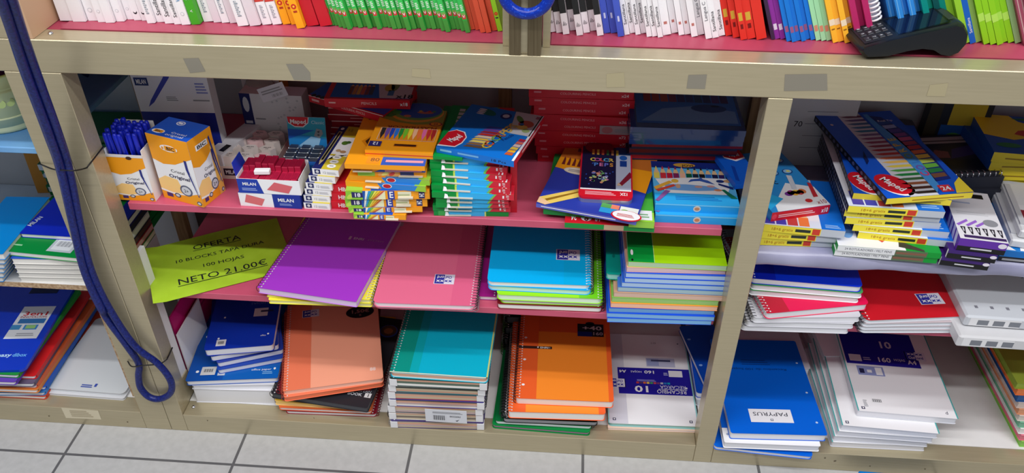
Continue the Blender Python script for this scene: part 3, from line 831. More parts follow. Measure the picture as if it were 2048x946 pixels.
# ------------------------------------------------------------------ upper shelf, middle bay
ZU0 = ZU + 0.0003
def pack(name, label, cat, FL, FR, zb, H, L, mat, art=None, W=None, ang=None, group=None, bev=0.0, faces=None, tilt=None, xy=None):
    """a printed carton: front-left and front-right lower corners, height, depth; art draws on its faces"""
    if xy:
        (x, y), a, w = xy, ang, W
    else:
        x, y, a, w = pose(FL, FR, zb)
    if W: w = W
    if ang is not None: a = ang
    b = MB()
    b.box(0, 0, 0, w, L, H, mat, b=bev, **(faces or {}))
    if art: art(b, w, L, H)
    o = b.build(name, loc=(x, y, zb), rz=a)
    if tilt: o.rotation_euler = (tilt[0], tilt[1], a)
    return tag(o, label, cat, group)
def pill(f, u, v, ru, rv, t, col=RED, tc=WHITE, rot=0.0, h=None, w=None, rim=WHITE):
    f.ell(u + .012, v - .012, ru * 1.05, rv * 1.05, rim, 2, 22, rot); f.ell(u, v, ru, rv, col, 3, 22, rot)
    f.text(t, u, v, h or rv * .7, tc, 4, w=w, rot=rot, bold=True)
def pencils(f, u0, v0, u1, v1, cols, tip=.3, l=2, down=False):
    n = len(cols); s = (u1 - u0) / n
    for i, c in enumerate(cols):
        a, b = u0 + i * s, u0 + (i + .88) * s
        m = v1 - (v1 - v0) * tip
        if down:
            m = v0 + (v1 - v0) * tip
            f.rect(a, m, b, v1, c, l); f.poly([(a, m), ((a + b) / 2, v0), (b, m)], c, l)
        else:
            f.rect(a, v0, b, m, c, l); f.poly([(a, m), (b, m), ((a + b) / 2, v1)], C(226, 190, 140), l)
            f.poly([(a + s * .25, m + (v1 - m) * .55), (b - s * .25, m + (v1 - m) * .55), ((a + b) / 2, v1)], c, l + 1)
RAIN = [C(40, 40, 46), C(110, 80, 160), C(30, 70, 180), C(40, 120, 215), C(30, 140, 60), C(120, 200, 50), C(236, 224, 60), C(246, 190, 150), C(240, 120, 60), C(230, 110, 170), C(200, 50, 50), C(170, 40, 40)]
BO = C(244, 160, 26, .4); BBLUE = C(28, 84, 190, .4)

# ---- ballpoint cartons
def bic_front(f):
    f.rect(0, 0, 1, 1, WHITE, 1)
    f.poly([(0, .62), (.25, .57), (.55, .60), (.8, .68), (1, .74), (1, 1), (0, 1)], BO, 2)
    f.poly([(0, 0), (1, 0), (1, .2), (.6, .14), (.3, .12), (0, .16)], BO, 2); f.poly([(0, .16), (.3, .12), (.6, .14), (.5, .36), (.2, .38), (0, .3)], C(250, 206, 130), 2)
    f.poly([(.0, .13), (.3, .105), (.65, .13), (1, .21), (1, .235), (.65, .155), (.3, .13), (0, .16)], WHITE, 3)
    f.text('Cristal', .56, .49, .045, INK, 3, w=.34); f.text('Original', .57, .405, .05, C(60, 60, 90), 3, w=.52, bold=True)
    f.ell(.66, .21, .15, .085, C(90, 96, 120), 4, 22); f.ell(.66, .21, .115, .065, C(205, 208, 215), 5, 22); f.text('2+', .66, .21, .05, INK, 6)
    f.ell(.40, .10, .075, .035, C(60, 64, 90), 4); f.ell(.40, .10, .05, .022, LGREY, 5); f.rect(.12, .05, .27, .11, C(70, 50, 110), 4); f.ell(.92, .05, .06, .032, C(70, 74, 110), 4); f.ell(.92, .05, .04, .02, LGREY, 5)
    f.poly([(.80, .70), (.86, .70), (.86, .56), (.97, .16), (.95, .15), (.80, .56)], C(40, 50, 130), 4); f.poly([(.87, .50), (.885, .50), (.965, .19), (.955, .18)], C(220, 222, 230), 5)
# open carton of pens
q = [at(241, 399, z=ZU0), at(312, 403, z=ZU0)]
x, y, a, w = pose((241, 399), (312, 403), ZU0)
root = thing('pen_carton', (x, y, ZU0), a, 'open orange and white carton full of blue ballpoint pens by the left post', 'pen box')
b = MB(); b.box(0, 0, 0, w, .0012, .105, WHITE); f = b.face('front', w, .001, .105); bic_front(f); f.rect(0, .95, 1, 1, C(225, 225, 228), 4); f.ell(.62, .94, .08, .035, C(70, 40, 30), 5)
b.build('front_panel', root)
b = MB(); b.box(0, .0012, 0, .0012, .07, .115, WHITE, inside=WHITE); f = b.face('left', .001, .07, .115); f.rect(0, 0, 1, .4, BO, 1); b.build('side_panel', root)
b = MB(); b.box(w - .0012, .0012, 0, w, .07, .115, WHITE); b.build('side_panel', root)
b = MB(); b.box(0, .07, 0, w, .0712, .142, C(214, 210, 206)); b.build('back_panel', root)
b = MB(); b.box(0.0012, .0012, 0, w - .0012, .07, .0012, WHITE); b.build('bottom_panel', root)
pen0 = MB()
pen0.tube([(0, 0, 0), (0, 0, .095)], .0038, C(215, 222, 235, .2), n=6); pen0.tube([(0, 0, .088), (0, 0, .140), (0, 0, .1455)], [.0052, .0049, .0036], C(24, 40, 190, .3), n=9); pen0.box(.0045, -.0012, .10, .0065, .0012, .142, C(24, 40, 190, .3))
proto = None
random.seed(3)
ca, sa = math.cos(a), math.sin(a)
for i in range(6):
    for j in range(5):
        lx = .0085 + i * (w - .017) / 5 + random.uniform(-.001, .001); ly = .010 + j * .0125 + random.uniform(-.001, .001)
        if proto is None:
            o = proto = pen0.build('ballpoint_pen'); 
        else:
            o = proto.copy(); COL.objects.link(o)
        o.location = (x + lx * ca - ly * sa, y + lx * sa + ly * ca, ZU0 + .0015 + random.uniform(0, .002))
        o.rotation_euler = (random.uniform(-.02, .05), random.uniform(-.05, .02) , random.uniform(0, 6))
        tag(o, 'blue capped ballpoint pen standing in the open orange and white carton', 'pen', 'blue pens in the open carton')
def art(b, W, L, H):
    bic_front(b.face('front', W, L, H)); f = b.face('front', W, L, H)
    f.ell(.50, .835, .215, .05, WHITE, 4, 22); f.rect(.40, .80, .68, .87, BO, 5); f.text('BIC', .545, .835, .048, INK, 6, w=.2, bold=True); f.ell(.35, .83, .03, .022, C(240, 160, 60), 5)
    r = b.face('right', W, L, H); bic_front(r); r.rect(.25, .80, .75, .88, WHITE, 4); r.text('BIC', .5, .84, .05, INK, 5, w=.4, bold=True); r.rect(.78, 0, 1, .75, C(244, 190, 90), 3); r.poly([(.8, .88), (.86, .9), (.98, .3), (.95, .28)], C(40, 50, 130), 5)
    t = b.face('top', W, L, H); t.rect(0, 0, 1, 1, BBLUE, 1); t.ell(.42, .80, .10, .11, WHITE, 2, 22); t.ell(.42, .80, .075, .08, BBLUE, 3, 22); t.rect(.37, .76, .47, .84, WHITE, 4)
    t.ell(.20, .22, .15, .11, WHITE, 2); t.rect(.10, .15, .32, .28, BO, 3); t.text('BIC', .21, .215, .10, INK, 4, w=.16, bold=True); t.text('Cristal', .66, .28, .09, WHITE, 2, w=.36); t.text('original', .62, .15, .10, WHITE, 2, w=.42)
pack('pen_carton', 'closed orange and white pen carton with a blue lid next to the open one', 'pen box', (329, 394), (408, 415), ZU0, .147, .066, BO, art)
b = None
# big white and blue pen box behind them
def art(b, W, L, H):
    f = b.face('front', W, L, H); f.rect(0, .58, 1, 1, C(226, 228, 234), 1); f.rect(0, 0, 1, .58, C(22, 40, 140), 1)
    f.rect(.03, .85, .21, .93, C(30, 50, 110), 2); f.text('MILAN', .12, .89, .045, WHITE, 3, w=.13, bold=True)
    f.poly([(.13, .63), (.18, .70), (.42, .93), (.48, 1), (.56, 1), (.50, .93), (.22, .68)], C(60, 70, 170), 2); f.lines(.82, .78, .97, .90, 4, C(130, 140, 200), 2); f.lines(.40, .70, .55, .75, 3, GREY, 2); f.lines(.75, .70, .97, .73, 1, GREY, 2)
    f.text('MILAN', .45, .46, .03, C(90, 120, 210), 2, w=.12)
pack('pen_box', 'large white and dark blue pen box standing behind the two pen cartons', 'pen box', None, None, ZU0, .215, .03, C(216, 218, 222), art, W=.152, ang=.03, xy=(-.050, .190))
x_ = at(286, 238, y=.185); y_ = .185
def art(b, W, L, H):
    f = b.face('right', W, L, H); f.rect(.1, .45, .35, .6, BLACK, 2); f.rect(.15, .2, .3, .4, INK, 2); f.rect(.19, .25, .26, .35, WHITE, 3); f.rect(0, .02, 1, .1, INK, 2)
    t = b.face('top', W, L, H); t.rect(.55, .1, .9, .3, BLACK, 2)
pack('box', 'white carton with black marks lying between the orange carton and the eraser tray', 'box', (424, 350), (452, 352), ZU0, .055, .135, C(222, 222, 226), art, W=.036, ang=-.30)
b = MB(); b.box(0, 0, 0, .03, .0012, .035, WHITE); f = b.face('front', .03, .001, .035); f.rect(.3, .2, .8, .8, C(190, 70, 70), 1)
P = at(448, 262, y=.19); tag(b.build('box_flap', loc=(.115, .235, ZU0), rz=.2), 'small white card with a red square behind the white carton', 'card')
b = None

# ---- tray of white erasers
x, y, a, w = pose((441, 357), (560, 372), ZU0); W, L = .112, .13; a = .0
root = thing('eraser_tray', (x, y, ZU0), a, 'shallow carton tray of white nougat erasers behind the dark red ones', 'tray')
CT = C(232, 214, 200)
b = MB(); b.box(0, 0, 0, W, .001, .03, CT); f = b.face('front', W, .001, .03); f.rect(.10, .3, .40, .85, C(50, 34, 50), 2); f.text('MILAN', .25, .57, .3, WHITE, 3, w=.24, bold=True); f.rect(.45, .0, 1, 1, C(236, 190, 160), 1); b.build('front_panel', root)
for x0 in (0, W - .001):
    b = MB(); b.box(x0, .001, 0, x0 + .001, L, .03, CT); b.build('side_panel', root)
b = MB(); b.box(0, L, 0, W, L + .001, .03, CT); b.build('back_panel', root)
b = MB(); b.box(.001, .001, 0, W - .001, L, .001, CT); b.build('bottom_panel', root)
ER = [C(232, 222, 216, .6), C(226, 214, 206, .6), C(236, 200, 200, .6)]
er = []
for k, m in enumerate(ER):
    b = MB(); hx = [(.0175 * math.cos(PI * i / 3 + PI / 6 * 0), .0125 * math.sin(PI * i / 3)) for i in range(6)]
    b.prism(hx, 0, .024, m); f = b.face('top', .03, .02, .024, o=(-.015, -.01, 0)); f.text('MILAN', .5, .62, .16, INK, 1, w=.5, bold=True); f.text('430', .5, .32, .14, INK, 1, w=.22)
    er.append(b)
protos = [None] * 3
random.seed(5)
for lvl in range(2):
    for i in range(3):
        for j in range(4):
            k = (i * 2 + j * 3 + lvl) % 7 % 3
            if protos[k] is None: protos[k] = o = er[k].build('eraser')
            else: o = protos[k].copy(); COL.objects.link(o)
            o.location = (x + .020 + i * .036, y + .016 + j * .030, ZU0 + .0012 + lvl * .0243)
            o.rotation_euler = (0, 0, .12 if lvl else 0)
            if lvl: o.rotation_euler = (0, 0, random.choice((-.05, .06, .03)))
            tag(o, 'white or pale pink hexagonal eraser packed in the shallow tray', 'eraser', 'hexagonal erasers in the tray')

# ---- dark red erasers: closed box below, open box above
def art(b, W, L, H):
    f = b.face('front', W, L, H); f.rect(0, 0, .55, 1, WHITE, 1); f.rect(.58, 0, 1, 1, C(26, 50, 150), 1); f.poly([(.13, .9), (.42, .6), (.35, .08), (.08, .3)], C(214, 110, 112), 2); f.text('MILAN', .76, .6, .25, WHITE, 2, w=.26, bold=True); f.lines(.65, .2, .85, .38, 2, C(140, 160, 220), 2)
pack('eraser_box', 'closed white and blue eraser box underneath the open box of dark red erasers', 'eraser box', (482, 411), (604, 418), ZU0, .031, .062, C(30, 52, 150), art)
zb = ZU0 + .0315
x, y, a, w = pose((479, 385), (603, 391), zb); L = .066; H = .036
root = thing('eraser_box', (x, y, zb), a, 'open blue and white box filled with dark red erasers', 'eraser box')
b = MB(); b.box(0, 0, 0, w, .001, H * .9, WHITE); f = b.face('front', w, .001, H * .9); f.poly([(0, 0), (.40, 0), (.33, 1), (0, 1)], C(26, 60, 165), 1); f.text('MILAN', .19, .66, .2, WHITE, 2, w=.22, bold=True); f.lines(.06, .2, .3, .42, 2, C(150, 170, 225), 2); f.poly([(.46, .3), (.60, .85), (.88, .62), (.80, .1)], C(214, 100, 108), 2); b.build('front_panel', root)
b = MB(); b.box(w - .001, .001, 0, w, L, H, WHITE); b.build('side_panel', root)
b = MB(); b.box(0, .001, 0, .001, L, H, WHITE); b.build('side_panel', root)
b = MB(); b.box(0, L, 0, w, L + .001, H + .004, WHITE); b.build('back_panel', root)
b = MB(); b.box(.001, .001, 0, w - .001, L, .001, WHITE); b.build('bottom_panel', root)
b = MB(); b.add([(-.0005, .002, H - .004), (-.0005, .056, H - .004), (-.006, .050, H + .026), (-.006, .008, H + .026), (.0003, .002, H - .004), (.0003, .056, H - .004), (-.0052, .050, H + .026), (-.0052, .008, H + .026)], [(3, 2, 1, 0), (4, 5, 6, 7), (0, 1, 5, 4), (1, 2, 6, 5), (2, 3, 7, 6), (3, 0, 4, 7)], C(24, 60, 190)); b.build('end_flap', root, label if False else None)
b = MB(); b.box(-.006, -.017, 0, .006, .017 - .002, .0295, C(176, 20, 62, .6), b=.001); 
f = b.face('top', .012, .032, .0295, o=(-.006, -.017, 0)); f.lines(.15, .15, .85, .85, 5, C(140, 14, 48), 1, .4, False)
proto = None
ca, sa = math.cos(a), math.sin(a)
def put(o, lx, ly, lz, r=0.0):
    o.location = (x + lx * ca - ly * sa, y + lx * sa + ly * ca, zb + lz); o.rotation_euler = (0, 0, a + r)
for j in range(2):
    for i in range(9):
        if proto is None: proto = o = b.build('eraser')
        else: o = proto.copy(); COL.objects.link(o)
        put(o, .0085 + i * .0128, .019 + j * .031, .0014 + .010 * j + (.006 if (i % 9) in (2, 3, 4) and j else 0) + .001 * (i % 3))
        tag(o, 'dark red ribbed eraser packed upright in the open blue and white box', 'eraser', 'dark red erasers in the open box')
b = MB(); b.box(-.015, -.006, 0, .015, .006, .009, WHITE, b=.001); o = b.build('eraser'); put(o, .046, .020, .0338, .1); tag(o, 'single white eraser lying on the dark red erasers', 'eraser')

# ---- sharpener display
x, y = .2435, .140
root = thing('sharpener_display', (x, y, ZU0), 0, 'blue sharpener display box with a red logo card standing behind the dark red erasers', 'display box')
b = MB(); W, L, H = .079, .055, .050
b.box(0, 0, 0, W, L, H, C(40, 110, 200)); b.build('box', root)
b = MB(); b.add([(0, L - .002, H), (W, L - .002, H), (W, L + .012, H + .066), (0, L + .012, H + .066)], [(0, 1, 2, 3)], C(30, 130, 200))
b.add([(0, L - .001, H), (W, L - .001, H), (W, L + .013, H + .066), (0, L + .013, H + .066)], [(3, 2, 1, 0)], C(220, 220, 225))
f = Face(b, (0, L - .002, H), (W, 0, 0), (0, .014, .066)); f.poly([(.0, .5), (1, .35), (1, 1), (0, 1)], C(40, 160, 190), 1); f.poly([(0, .3), (.7, .6), (.0, .62)], C(20, 90, 190), 2); f.poly([(.15, 0), (.75, .0), (.85, .35), (.6, .4)], C(150, 200, 235), 2)
f.poly([(0, 1), (.58, 1), (.56, .82), (.42, .68), (.2, .68), (.03, .8)], WHITE, 3); f.poly([(.01, 1), (.56, 1), (.54, .83), (.41, .71), (.2, .71), (.03, .83)], RED, 4); f.text('Maped', .29, .86, .13, WHITE, 5, w=.42, bold=True)
f.text('Classic', .80, .85, .10, C(190, 225, 240), 3, w=.34); f.poly([(.68, .42), (.82, .36), (.92, .5), (.90, .62), (.76, .66)], C(150, 154, 160), 4); f.poly([(.76, .56), (.82, .52), (.84, .6)], C(60, 60, 66), 5); f.ell(.8, .46, .03, .03, C(90, 92, 98), 5)
b.build('logo_card', root)
b = MB(); b.box(-.011, -.006, 0, .011, .006, .011, C(176, 180, 186, .3, .9), b=.001); b.box(-.008, -.0065, .011, .008, .0065, .0122, C(80, 90, 110, .2, .6))
proto = None
for j in range(3):
    for i in range(3):
        if proto is None: proto = o = b.build('pencil_sharpener')
        else: o = proto.copy(); COL.objects.link(o)
        o.location = (x + .014 + i * .0255, y + .009 + j * .0165, ZU0 + H + .0003)
        tag(o, 'small metal pencil sharpener lying in the blue display box', 'pencil sharpener', 'metal sharpeners in the display box')

# ---- pencil boxes
st = [((609, 417), (660, 417)), ((609, 402), (662, 402)), ((611, 389), (663, 390)), ((613, 377), (662, 378)), ((619, 363), (672, 363)), ((626, 349), (677, 350))]
nm = ('lowest', 'second from the bottom', 'third from the bottom', 'third from the top', 'second from the top', 'topmost')
for i, (a_, b_) in enumerate(st):
    def art(b, W, L, H):
        f = b.face('front', W, L, H); f.rect(.08, .2, .30, .9, C(24, 34, 90), 1); f.ell(.19, .55, .06, .22, LGREY, 2); f.text('12', .45, .5, .35, GREY, 2); f.lines(.55, .3, .9, .7, 2, C(190, 190, 196), 2)
        l = b.face('left', W, L, H); l.rect(0, 0, 1, .5, C(220, 200, 60), 1); l.rect(0, .5, 1, 1, C(230, 230, 225), 1)
        t = b.face('top', W, L, H); t.rect(0, 0, .34, 1, C(26, 34, 96), 1); t.rect(.34, 0, 1, .34, C(206, 186, 50), 1); t.rect(.34, .74, 1, 1, C(206, 186, 50), 1); t.poly([(.34, .2), (.6, .36), (1, .34), (1, .3), (.34, .3)], C(240, 240, 236), 2)
        t.rect(.10, .17, .24, .86, C(200, 190, 120), 2); t.rect(.13, .19, .21, .84, C(20, 20, 30), 3); t.poly([(.10, .17), (.24, .17), (.17, .08)], C(210, 190, 150), 3); t.ell(.17, .93, .07, .03, WHITE, 2)
        t.ell(.62, .60, .13, .045, C(80, 120, 40), 3); t.ell(.74, .62, .10, .03, C(60, 100, 40), 4); t.ell(.55, .42, .1, .03, C(190, 160, 120), 3); t.ell(.75, .40, .12, .03, C(180, 140, 100), 3); t.text('12', .52, .91, .05, C(100, 90, 20), 3)
        for v in (.27, .17, .075): t.ell(.66, v, .17, .042, C(238, 238, 232), 3); t.rect(.58, v - .01, .74, v + .01, GREY, 4)
    pack('pencil_box', 'slim white pencil box, %s of the stack beside the dark red erasers' % nm[i], 'pencil box', a_, b_, ZU0 + i * .0147, .0143, .165, C(238, 238, 240), art, W=.052, ang=-.03 - .012 * i)
for i in range(3):
    def art(b, W, L, H):
        f = b.face('front', W, L, H); f.text('HB n2', .60, .5, .5, WHITE, 1, w=.62, bold=True)
    pack('pencil_box', 'red pencil box reading HB, %s in the little pile right of the white ones' % ('lowest', 'middle', 'topmost')[i], 'pencil box', (664, 417 - 16 * i), (699, 418 - 16 * i), ZU0 + .0178 * i, .0174, .17, C(206, 24, 44), art, W=.046, ang=0.0)

# ---- red pencil cartons at the back, left group
for i in range(8):
    def art(b, W, L, H):
        f = b.face('front', W, L, H); f.rect(0, .85, 1, 1, C(220, 180, 180), 1); f.lines(.3, .4, .6, .6, 1, C(230, 150, 150), 1)
    pack('colour_pencil_carton', 'dark red pencil carton number %s from the bottom of the back left stack' % ('one', 'two', 'three', 'four', 'five', 'six', 'seven', 'eight')[i], 'pencil box',
         None, None, ZU0 + .0152 * i, .0148, .14, C(150, 20, 36), art, W=.155, ang=(-.02, .02, .0, -.03)[i % 4], xy=(.318 + .003 * (i % 3), .242))
zt = ZU0 + .0152 * 8
RB = C(206, 26, 44, .4)
def art(b, W, L, H):
    f = b.face('front', W, L, H); f.text('COLOURING PENCILS', .60, .5, .35, C(240, 200, 200), 1, w=.32); f.rect(.04, .3, .14, .6, C(240, 190, 190), 1); f.rect(0, .9, 1, 1, C(225, 215, 215), 2)
    t = b.face('top', W, L, H); t.rect(0, .03, 1, 1, BBLUE, 1)
    for k in range(9): t.ell(.06 + .06 * k, .03, .026, .05, C(40, 46, 40), 2)
pack('colour_pencil_carton', 'red and blue pencil carton lying slanted at the back left under the wider one', 'pencil box', None, None, zt, .016, .12, RB, art, W=.187, ang=-.42, xy=(.277, .262))
def art(b, W, L, H):
    f = b.face('front', W, L, H); f.text('PENCILS', .52, .55, .3, C(245, 210, 210), 1, w=.18); f.text('x18', .93, .55, .38, WHITE, 1, bold=True); f.rect(.05, .45, .13, .62, C(240, 190, 190), 1)
    t = b.face('top', W, L, H); t.rect(.06, .05, 1, 1, C(24, 100, 190), 1); t.rect(0, 0, .06, 1, RB, 2); pencils(t, .25, .15, .55, .5, [C(120, 60, 40), C(190, 130, 60), C(210, 170, 60), C(200, 90, 60), C(120, 50, 60), C(60, 60, 80)], .2)
    t.poly([(.5, 1), (.64, .06), (1, .06), (1, 1)], C(206, 206, 206), 2); t.ell(.78, .5, .05, .2, C(120, 150, 70), 3); t.ell(.72, .4, .06, .12, C(200, 180, 60), 3); t.rect(.72, .14, .79, .32, C(60, 120, 170), 3); t.ell(.9, .6, .05, .2, C(190, 70, 60), 3, rot=.7); t.text('x18', .93, .12, .12, INK, 4, bold=True)
pack('colour_pencil_carton', 'wide red carton marked x18 on top of the back left stack', 'pencil box', None, None, zt + .0165, .019, .13, RB, art, W=.172, ang=.02, xy=(.325, .212))
# white boxes and carton at the back by the clear bag
def art(b, W, L, H):
    f = b.face('front', W, L, H); f.rect(.0, 0, .17, 1, C(26, 36, 100), 1); f.ell(.085, .8, .05, .14, C(200, 204, 214), 2, 14); f.rect(.03, .45, .14, .5, C(200, 204, 214), 2); f.lines(.2, .53, .36, .58, 1, GREY, 1); f.rect(.80, 0, .92, .18, C(40, 54, 130), 1); f.text('E4', .85, .09, .12, WHITE, 2)
    random.seed(2)
    for k in range(26): f.ell(.25 + random.random() * .7, .15 + random.random() * .8, .02, .02, C(196, 202, 208), 1, 8)
pack('pencil_box', 'white box with dark blue end stripe standing behind the sharpener display', 'pencil box', (500, 292), (612, 300), ZU0, .128, .04, C(226, 228, 232), art, W=.135, ang=-.03)
def art(b, W, L, H):
    f = b.face('front', W, L, H); f.rect(0, 0, 1, 1, C(228, 226, 224), 1); f.poly([(0, .80), (.4, .84), (1, .95), (1, 1), (0, 1)], BO, 2); f.text('Cristal', .5, .70, .06, INK, 2, w=.4); f.text('Original', .52, .58, .07, INK, 2, w=.6)
pack('pen_carton', 'orange and white pen carton at the back behind the white box with the blue stripe', 'pen box', (504, 262), (572, 264), ZU0, .175, .045, BO, art, W=.085, ang=-.05)
b = MB(); b.box(0, 0, 0, .06, .0012, .03, C(214, 216, 226)); f = b.face('front', .06, .001, .03); f.lines(.1, .5, .9, .85, 2, GREY, 1); f.bars(.4, .1, .9, .4, GREY, C(214, 216, 226), 10)
o = b.build('paper_slip', loc=(.185, .246, ZU0 + .124), rz=-.03); o.rotation_euler = (-.1, -.35, -.03); tag(o, 'folded paper slip tilted over the white box with the blue stripe', 'paper slip')
# clear bag of erasers
b = MB(); random.seed(11)
n = 20; prof = [(.02, 0), (.042, .004), (.046, .03), (.044, .06), (.042, .09), (.034, .12), (.026, .135), (.008, .142)]
vs = []; fs = []
for r, z in prof:
    for k in range(n):
        q = 2 * PI * k / n; rr = r * (1 + random.uniform(-.07, .07)); vs.append((rr * math.cos(q) * 1.0, rr * .7 * math.sin(q), z + random.uniform(-.002, .002) * (z > .01)))
for i in range(len(prof) - 1):
    for k in range(n):
        l = (k + 1) % n; fs.append((i * n + k, i * n + l, (i + 1) * n + l, (i + 1) * n + k))
fs.append(tuple(range(n))[::-1]); fs.append(tuple(range((len(prof) - 1) * n, len(prof) * n)))
b.add(vs, fs, C(200, 196, 186, .22, 0, .55), True)
tag(b.build('plastic_bag', loc=(.152, .325, ZU0)), 'clear plastic bag of loose erasers standing behind the eraser tray', 'bag')
b = MB(); b.box(-.014, -.008, 0, .014, .008, .02, C(220, 190, 120), b=.002)
cols = [C(214, 186, 90), C(150, 160, 170), C(206, 120, 70), C(190, 190, 186), C(120, 130, 140), C(210, 180, 160)]
for i in range(6):
    o = b.build('eraser') if i == 0 else bag0.copy()
    if i == 0: bag0 = o
    else:
        COL.objects.link(o); o.data = bag0.data.copy(); o.data.materials[0] = cols[i]
    o.location = (.152 + (-.014 if i % 2 else .016), .325 + .002 * i, ZU0 + .006 + .022 * (i // 2) * 1.0 + (.001 if i % 2 else 0))
    tag(o, 'small eraser inside the clear plastic bag', 'eraser', 'loose erasers in the clear bag')

# ---- orange crayon cartons
PENC = [C(150, 205, 60), C(236, 220, 70), C(246, 190, 60), C(240, 130, 60), C(226, 70, 60)]
def rainbow(f, a, b, c, d):
    f.rect(a, b, c, d, C(235, 235, 190), 2)
    n = 9; cols = [C(20, 80, 170), C(240, 245, 240), C(40, 160, 220), C(120, 190, 70), C(240, 230, 90), C(250, 210, 60), C(245, 160, 60), C(230, 90, 60), C(250, 220, 190)]
    s = (c - a) / n
    for i, m in enumerate(cols):
        f.poly([(a + i * s * .55, b), (a + (i + 1) * s * .6 + .01, b), (min(c, a + (i + 1) * s * 1.25), d), (min(c, a + i * s * 1.2), d)], m, 3)
def orange_front(kind):
    def art(b, W, L, H):
        f = b.face('front', W, L, H); t = b.face('top', W, L, H)
        f.rect(0, 0, .2, 1, C(140, 200, 60), 2); f.ell(.06, .4, .06, .25, C(190, 220, 80), 3, 10, .6); f.poly([(.07, .25), (.2, .25), (.2, .8), (.07, .9)], C(44, 40, 96), 4); f.text('18', .135, .55, .42, WHITE, 5, w=.08, bold=True)
        rainbow(f, .2, 0, .47, 1); f.rect(.50, 0, .58, 1, C(40, 60, 160), 3); f.text('E', .54, .55, .7, WHITE, 4, w=.05, bold=True)
        f.poly([(.62, .25), (.78, .25), (.78, .9), (.62, .9)], C(226, 222, 190), 3); f.rect(.62, .45, .76, .58, C(170, 180, 130), 4)
        if kind == 2: f.rect(.87, .1, .94, .95, C(50, 46, 96), 3); f.text('24', .905, .5, .45, WHITE, 4, w=.05, rot=-PI / 2, bold=True)
        t.rect(.0, 0, .2, 1, C(150, 205, 70), 1); t.rect(.3, 0, .75, .9, BBLUE, 1); t.rect(.8, 0, 1, .9, BO, 2)
        r = b.face('right', W, L, H); r.rect(0, .0, 1, .3, C(230, 130, 20), 1)
    return art
def slot(o, W, u0, u1, H):
    c = MB(); c.box(W * u0, -.005, H * .15, W * u1, .02, H * .32, C(214, 206, 186)); c.build('inner_tray', o)
OS = [((708, 437), (812, 440), .0105, 1, 'lowest'), ((698, 425), (845, 424), .0115, 1, 'second from the bottom'), ((692, 414), (855, 413), .0195, 2, 'third from bottom, marked 24,'), ((693, 399), (860, 398), .0195, 2, 'fourth from bottom, marked 24,')]
z = ZU0
for a_, b_, H, k, nm_ in OS:
    o = pack('crayon_carton', 'orange and rainbow crayon carton, %s in its stack' % nm_, 'crayon box', a_, b_, z, H, .17, BO, orange_front(k))
    W_ = pose(a_, b_, z)[3]; slot(o, W_, .62, .80 if k == 2 else .86, H); z += H + .0004
OSU = [((692, 372), (852, 384), 'fifth from the bottom with a sky blue edge', 0), ((700, 361), (860, 371), 'sixth from the bottom with a crimson circle on its edge', 1), ((716, 351), (853, 355), 'seventh from the bottom with striped pencils on its front', 2), ((704, 343), (851, 345), 'second from the top under the row of crayons', 3)]
for a_, b_, nm_, k in OSU:
    def art(b, W, L, H):
        f = b.face('front', W, L, H); t = b.face('top', W, L, H)
        for g in (f, t):
            if k < 2: g.poly([(.45, 0), (1, 0), (1, 1), (.40, 1)], C(44, 130, 210), 1); g.ell(.52, .6, .06, .45, WHITE, 2); g.ell(.52, .6, .05, .38, C(190, 30, 40), 3); g.poly([(.86, 0), (1, 0), (1, 1), (.9, 1)], C(150, 200, 60), 2)
            elif k == 2: g.rect(0, 0, .25, 1, C(150, 205, 70), 1); g.poly([(.3, 0), (.6, 0), (.6, 1), (.3, 1)], C(240, 170, 90), 1); g.ell(.4, .5, .06, .3, C(230, 220, 120), 2, 10, .5); g.ell(.5, .5, .05, .3, C(220, 70, 60), 2, 10, .5); g.rect(.62, 0, .82, 1, C(50, 60, 120), 1)
            else: g.poly([(.3, 0), (1, 0), (1, 1), (.5, 1)], C(30, 80, 180), 1); g.rect(.45, .1, .95, .35, C(230, 150, 160), 2); g.rect(.02, .3, .12, .8, C(200, 130, 40), 2)
    H = .0115
    o = pack('crayon_carton', 'orange crayon carton, %s' % nm_, 'crayon box', a_, b_, z, H, .18, BO, art)
    W_ = pose(a_, b_, z)[3]; slot(o, W_, (.25, .2, .6, .02)[k], (.42, .4, .95, .28)[k], H); z += H + .0004
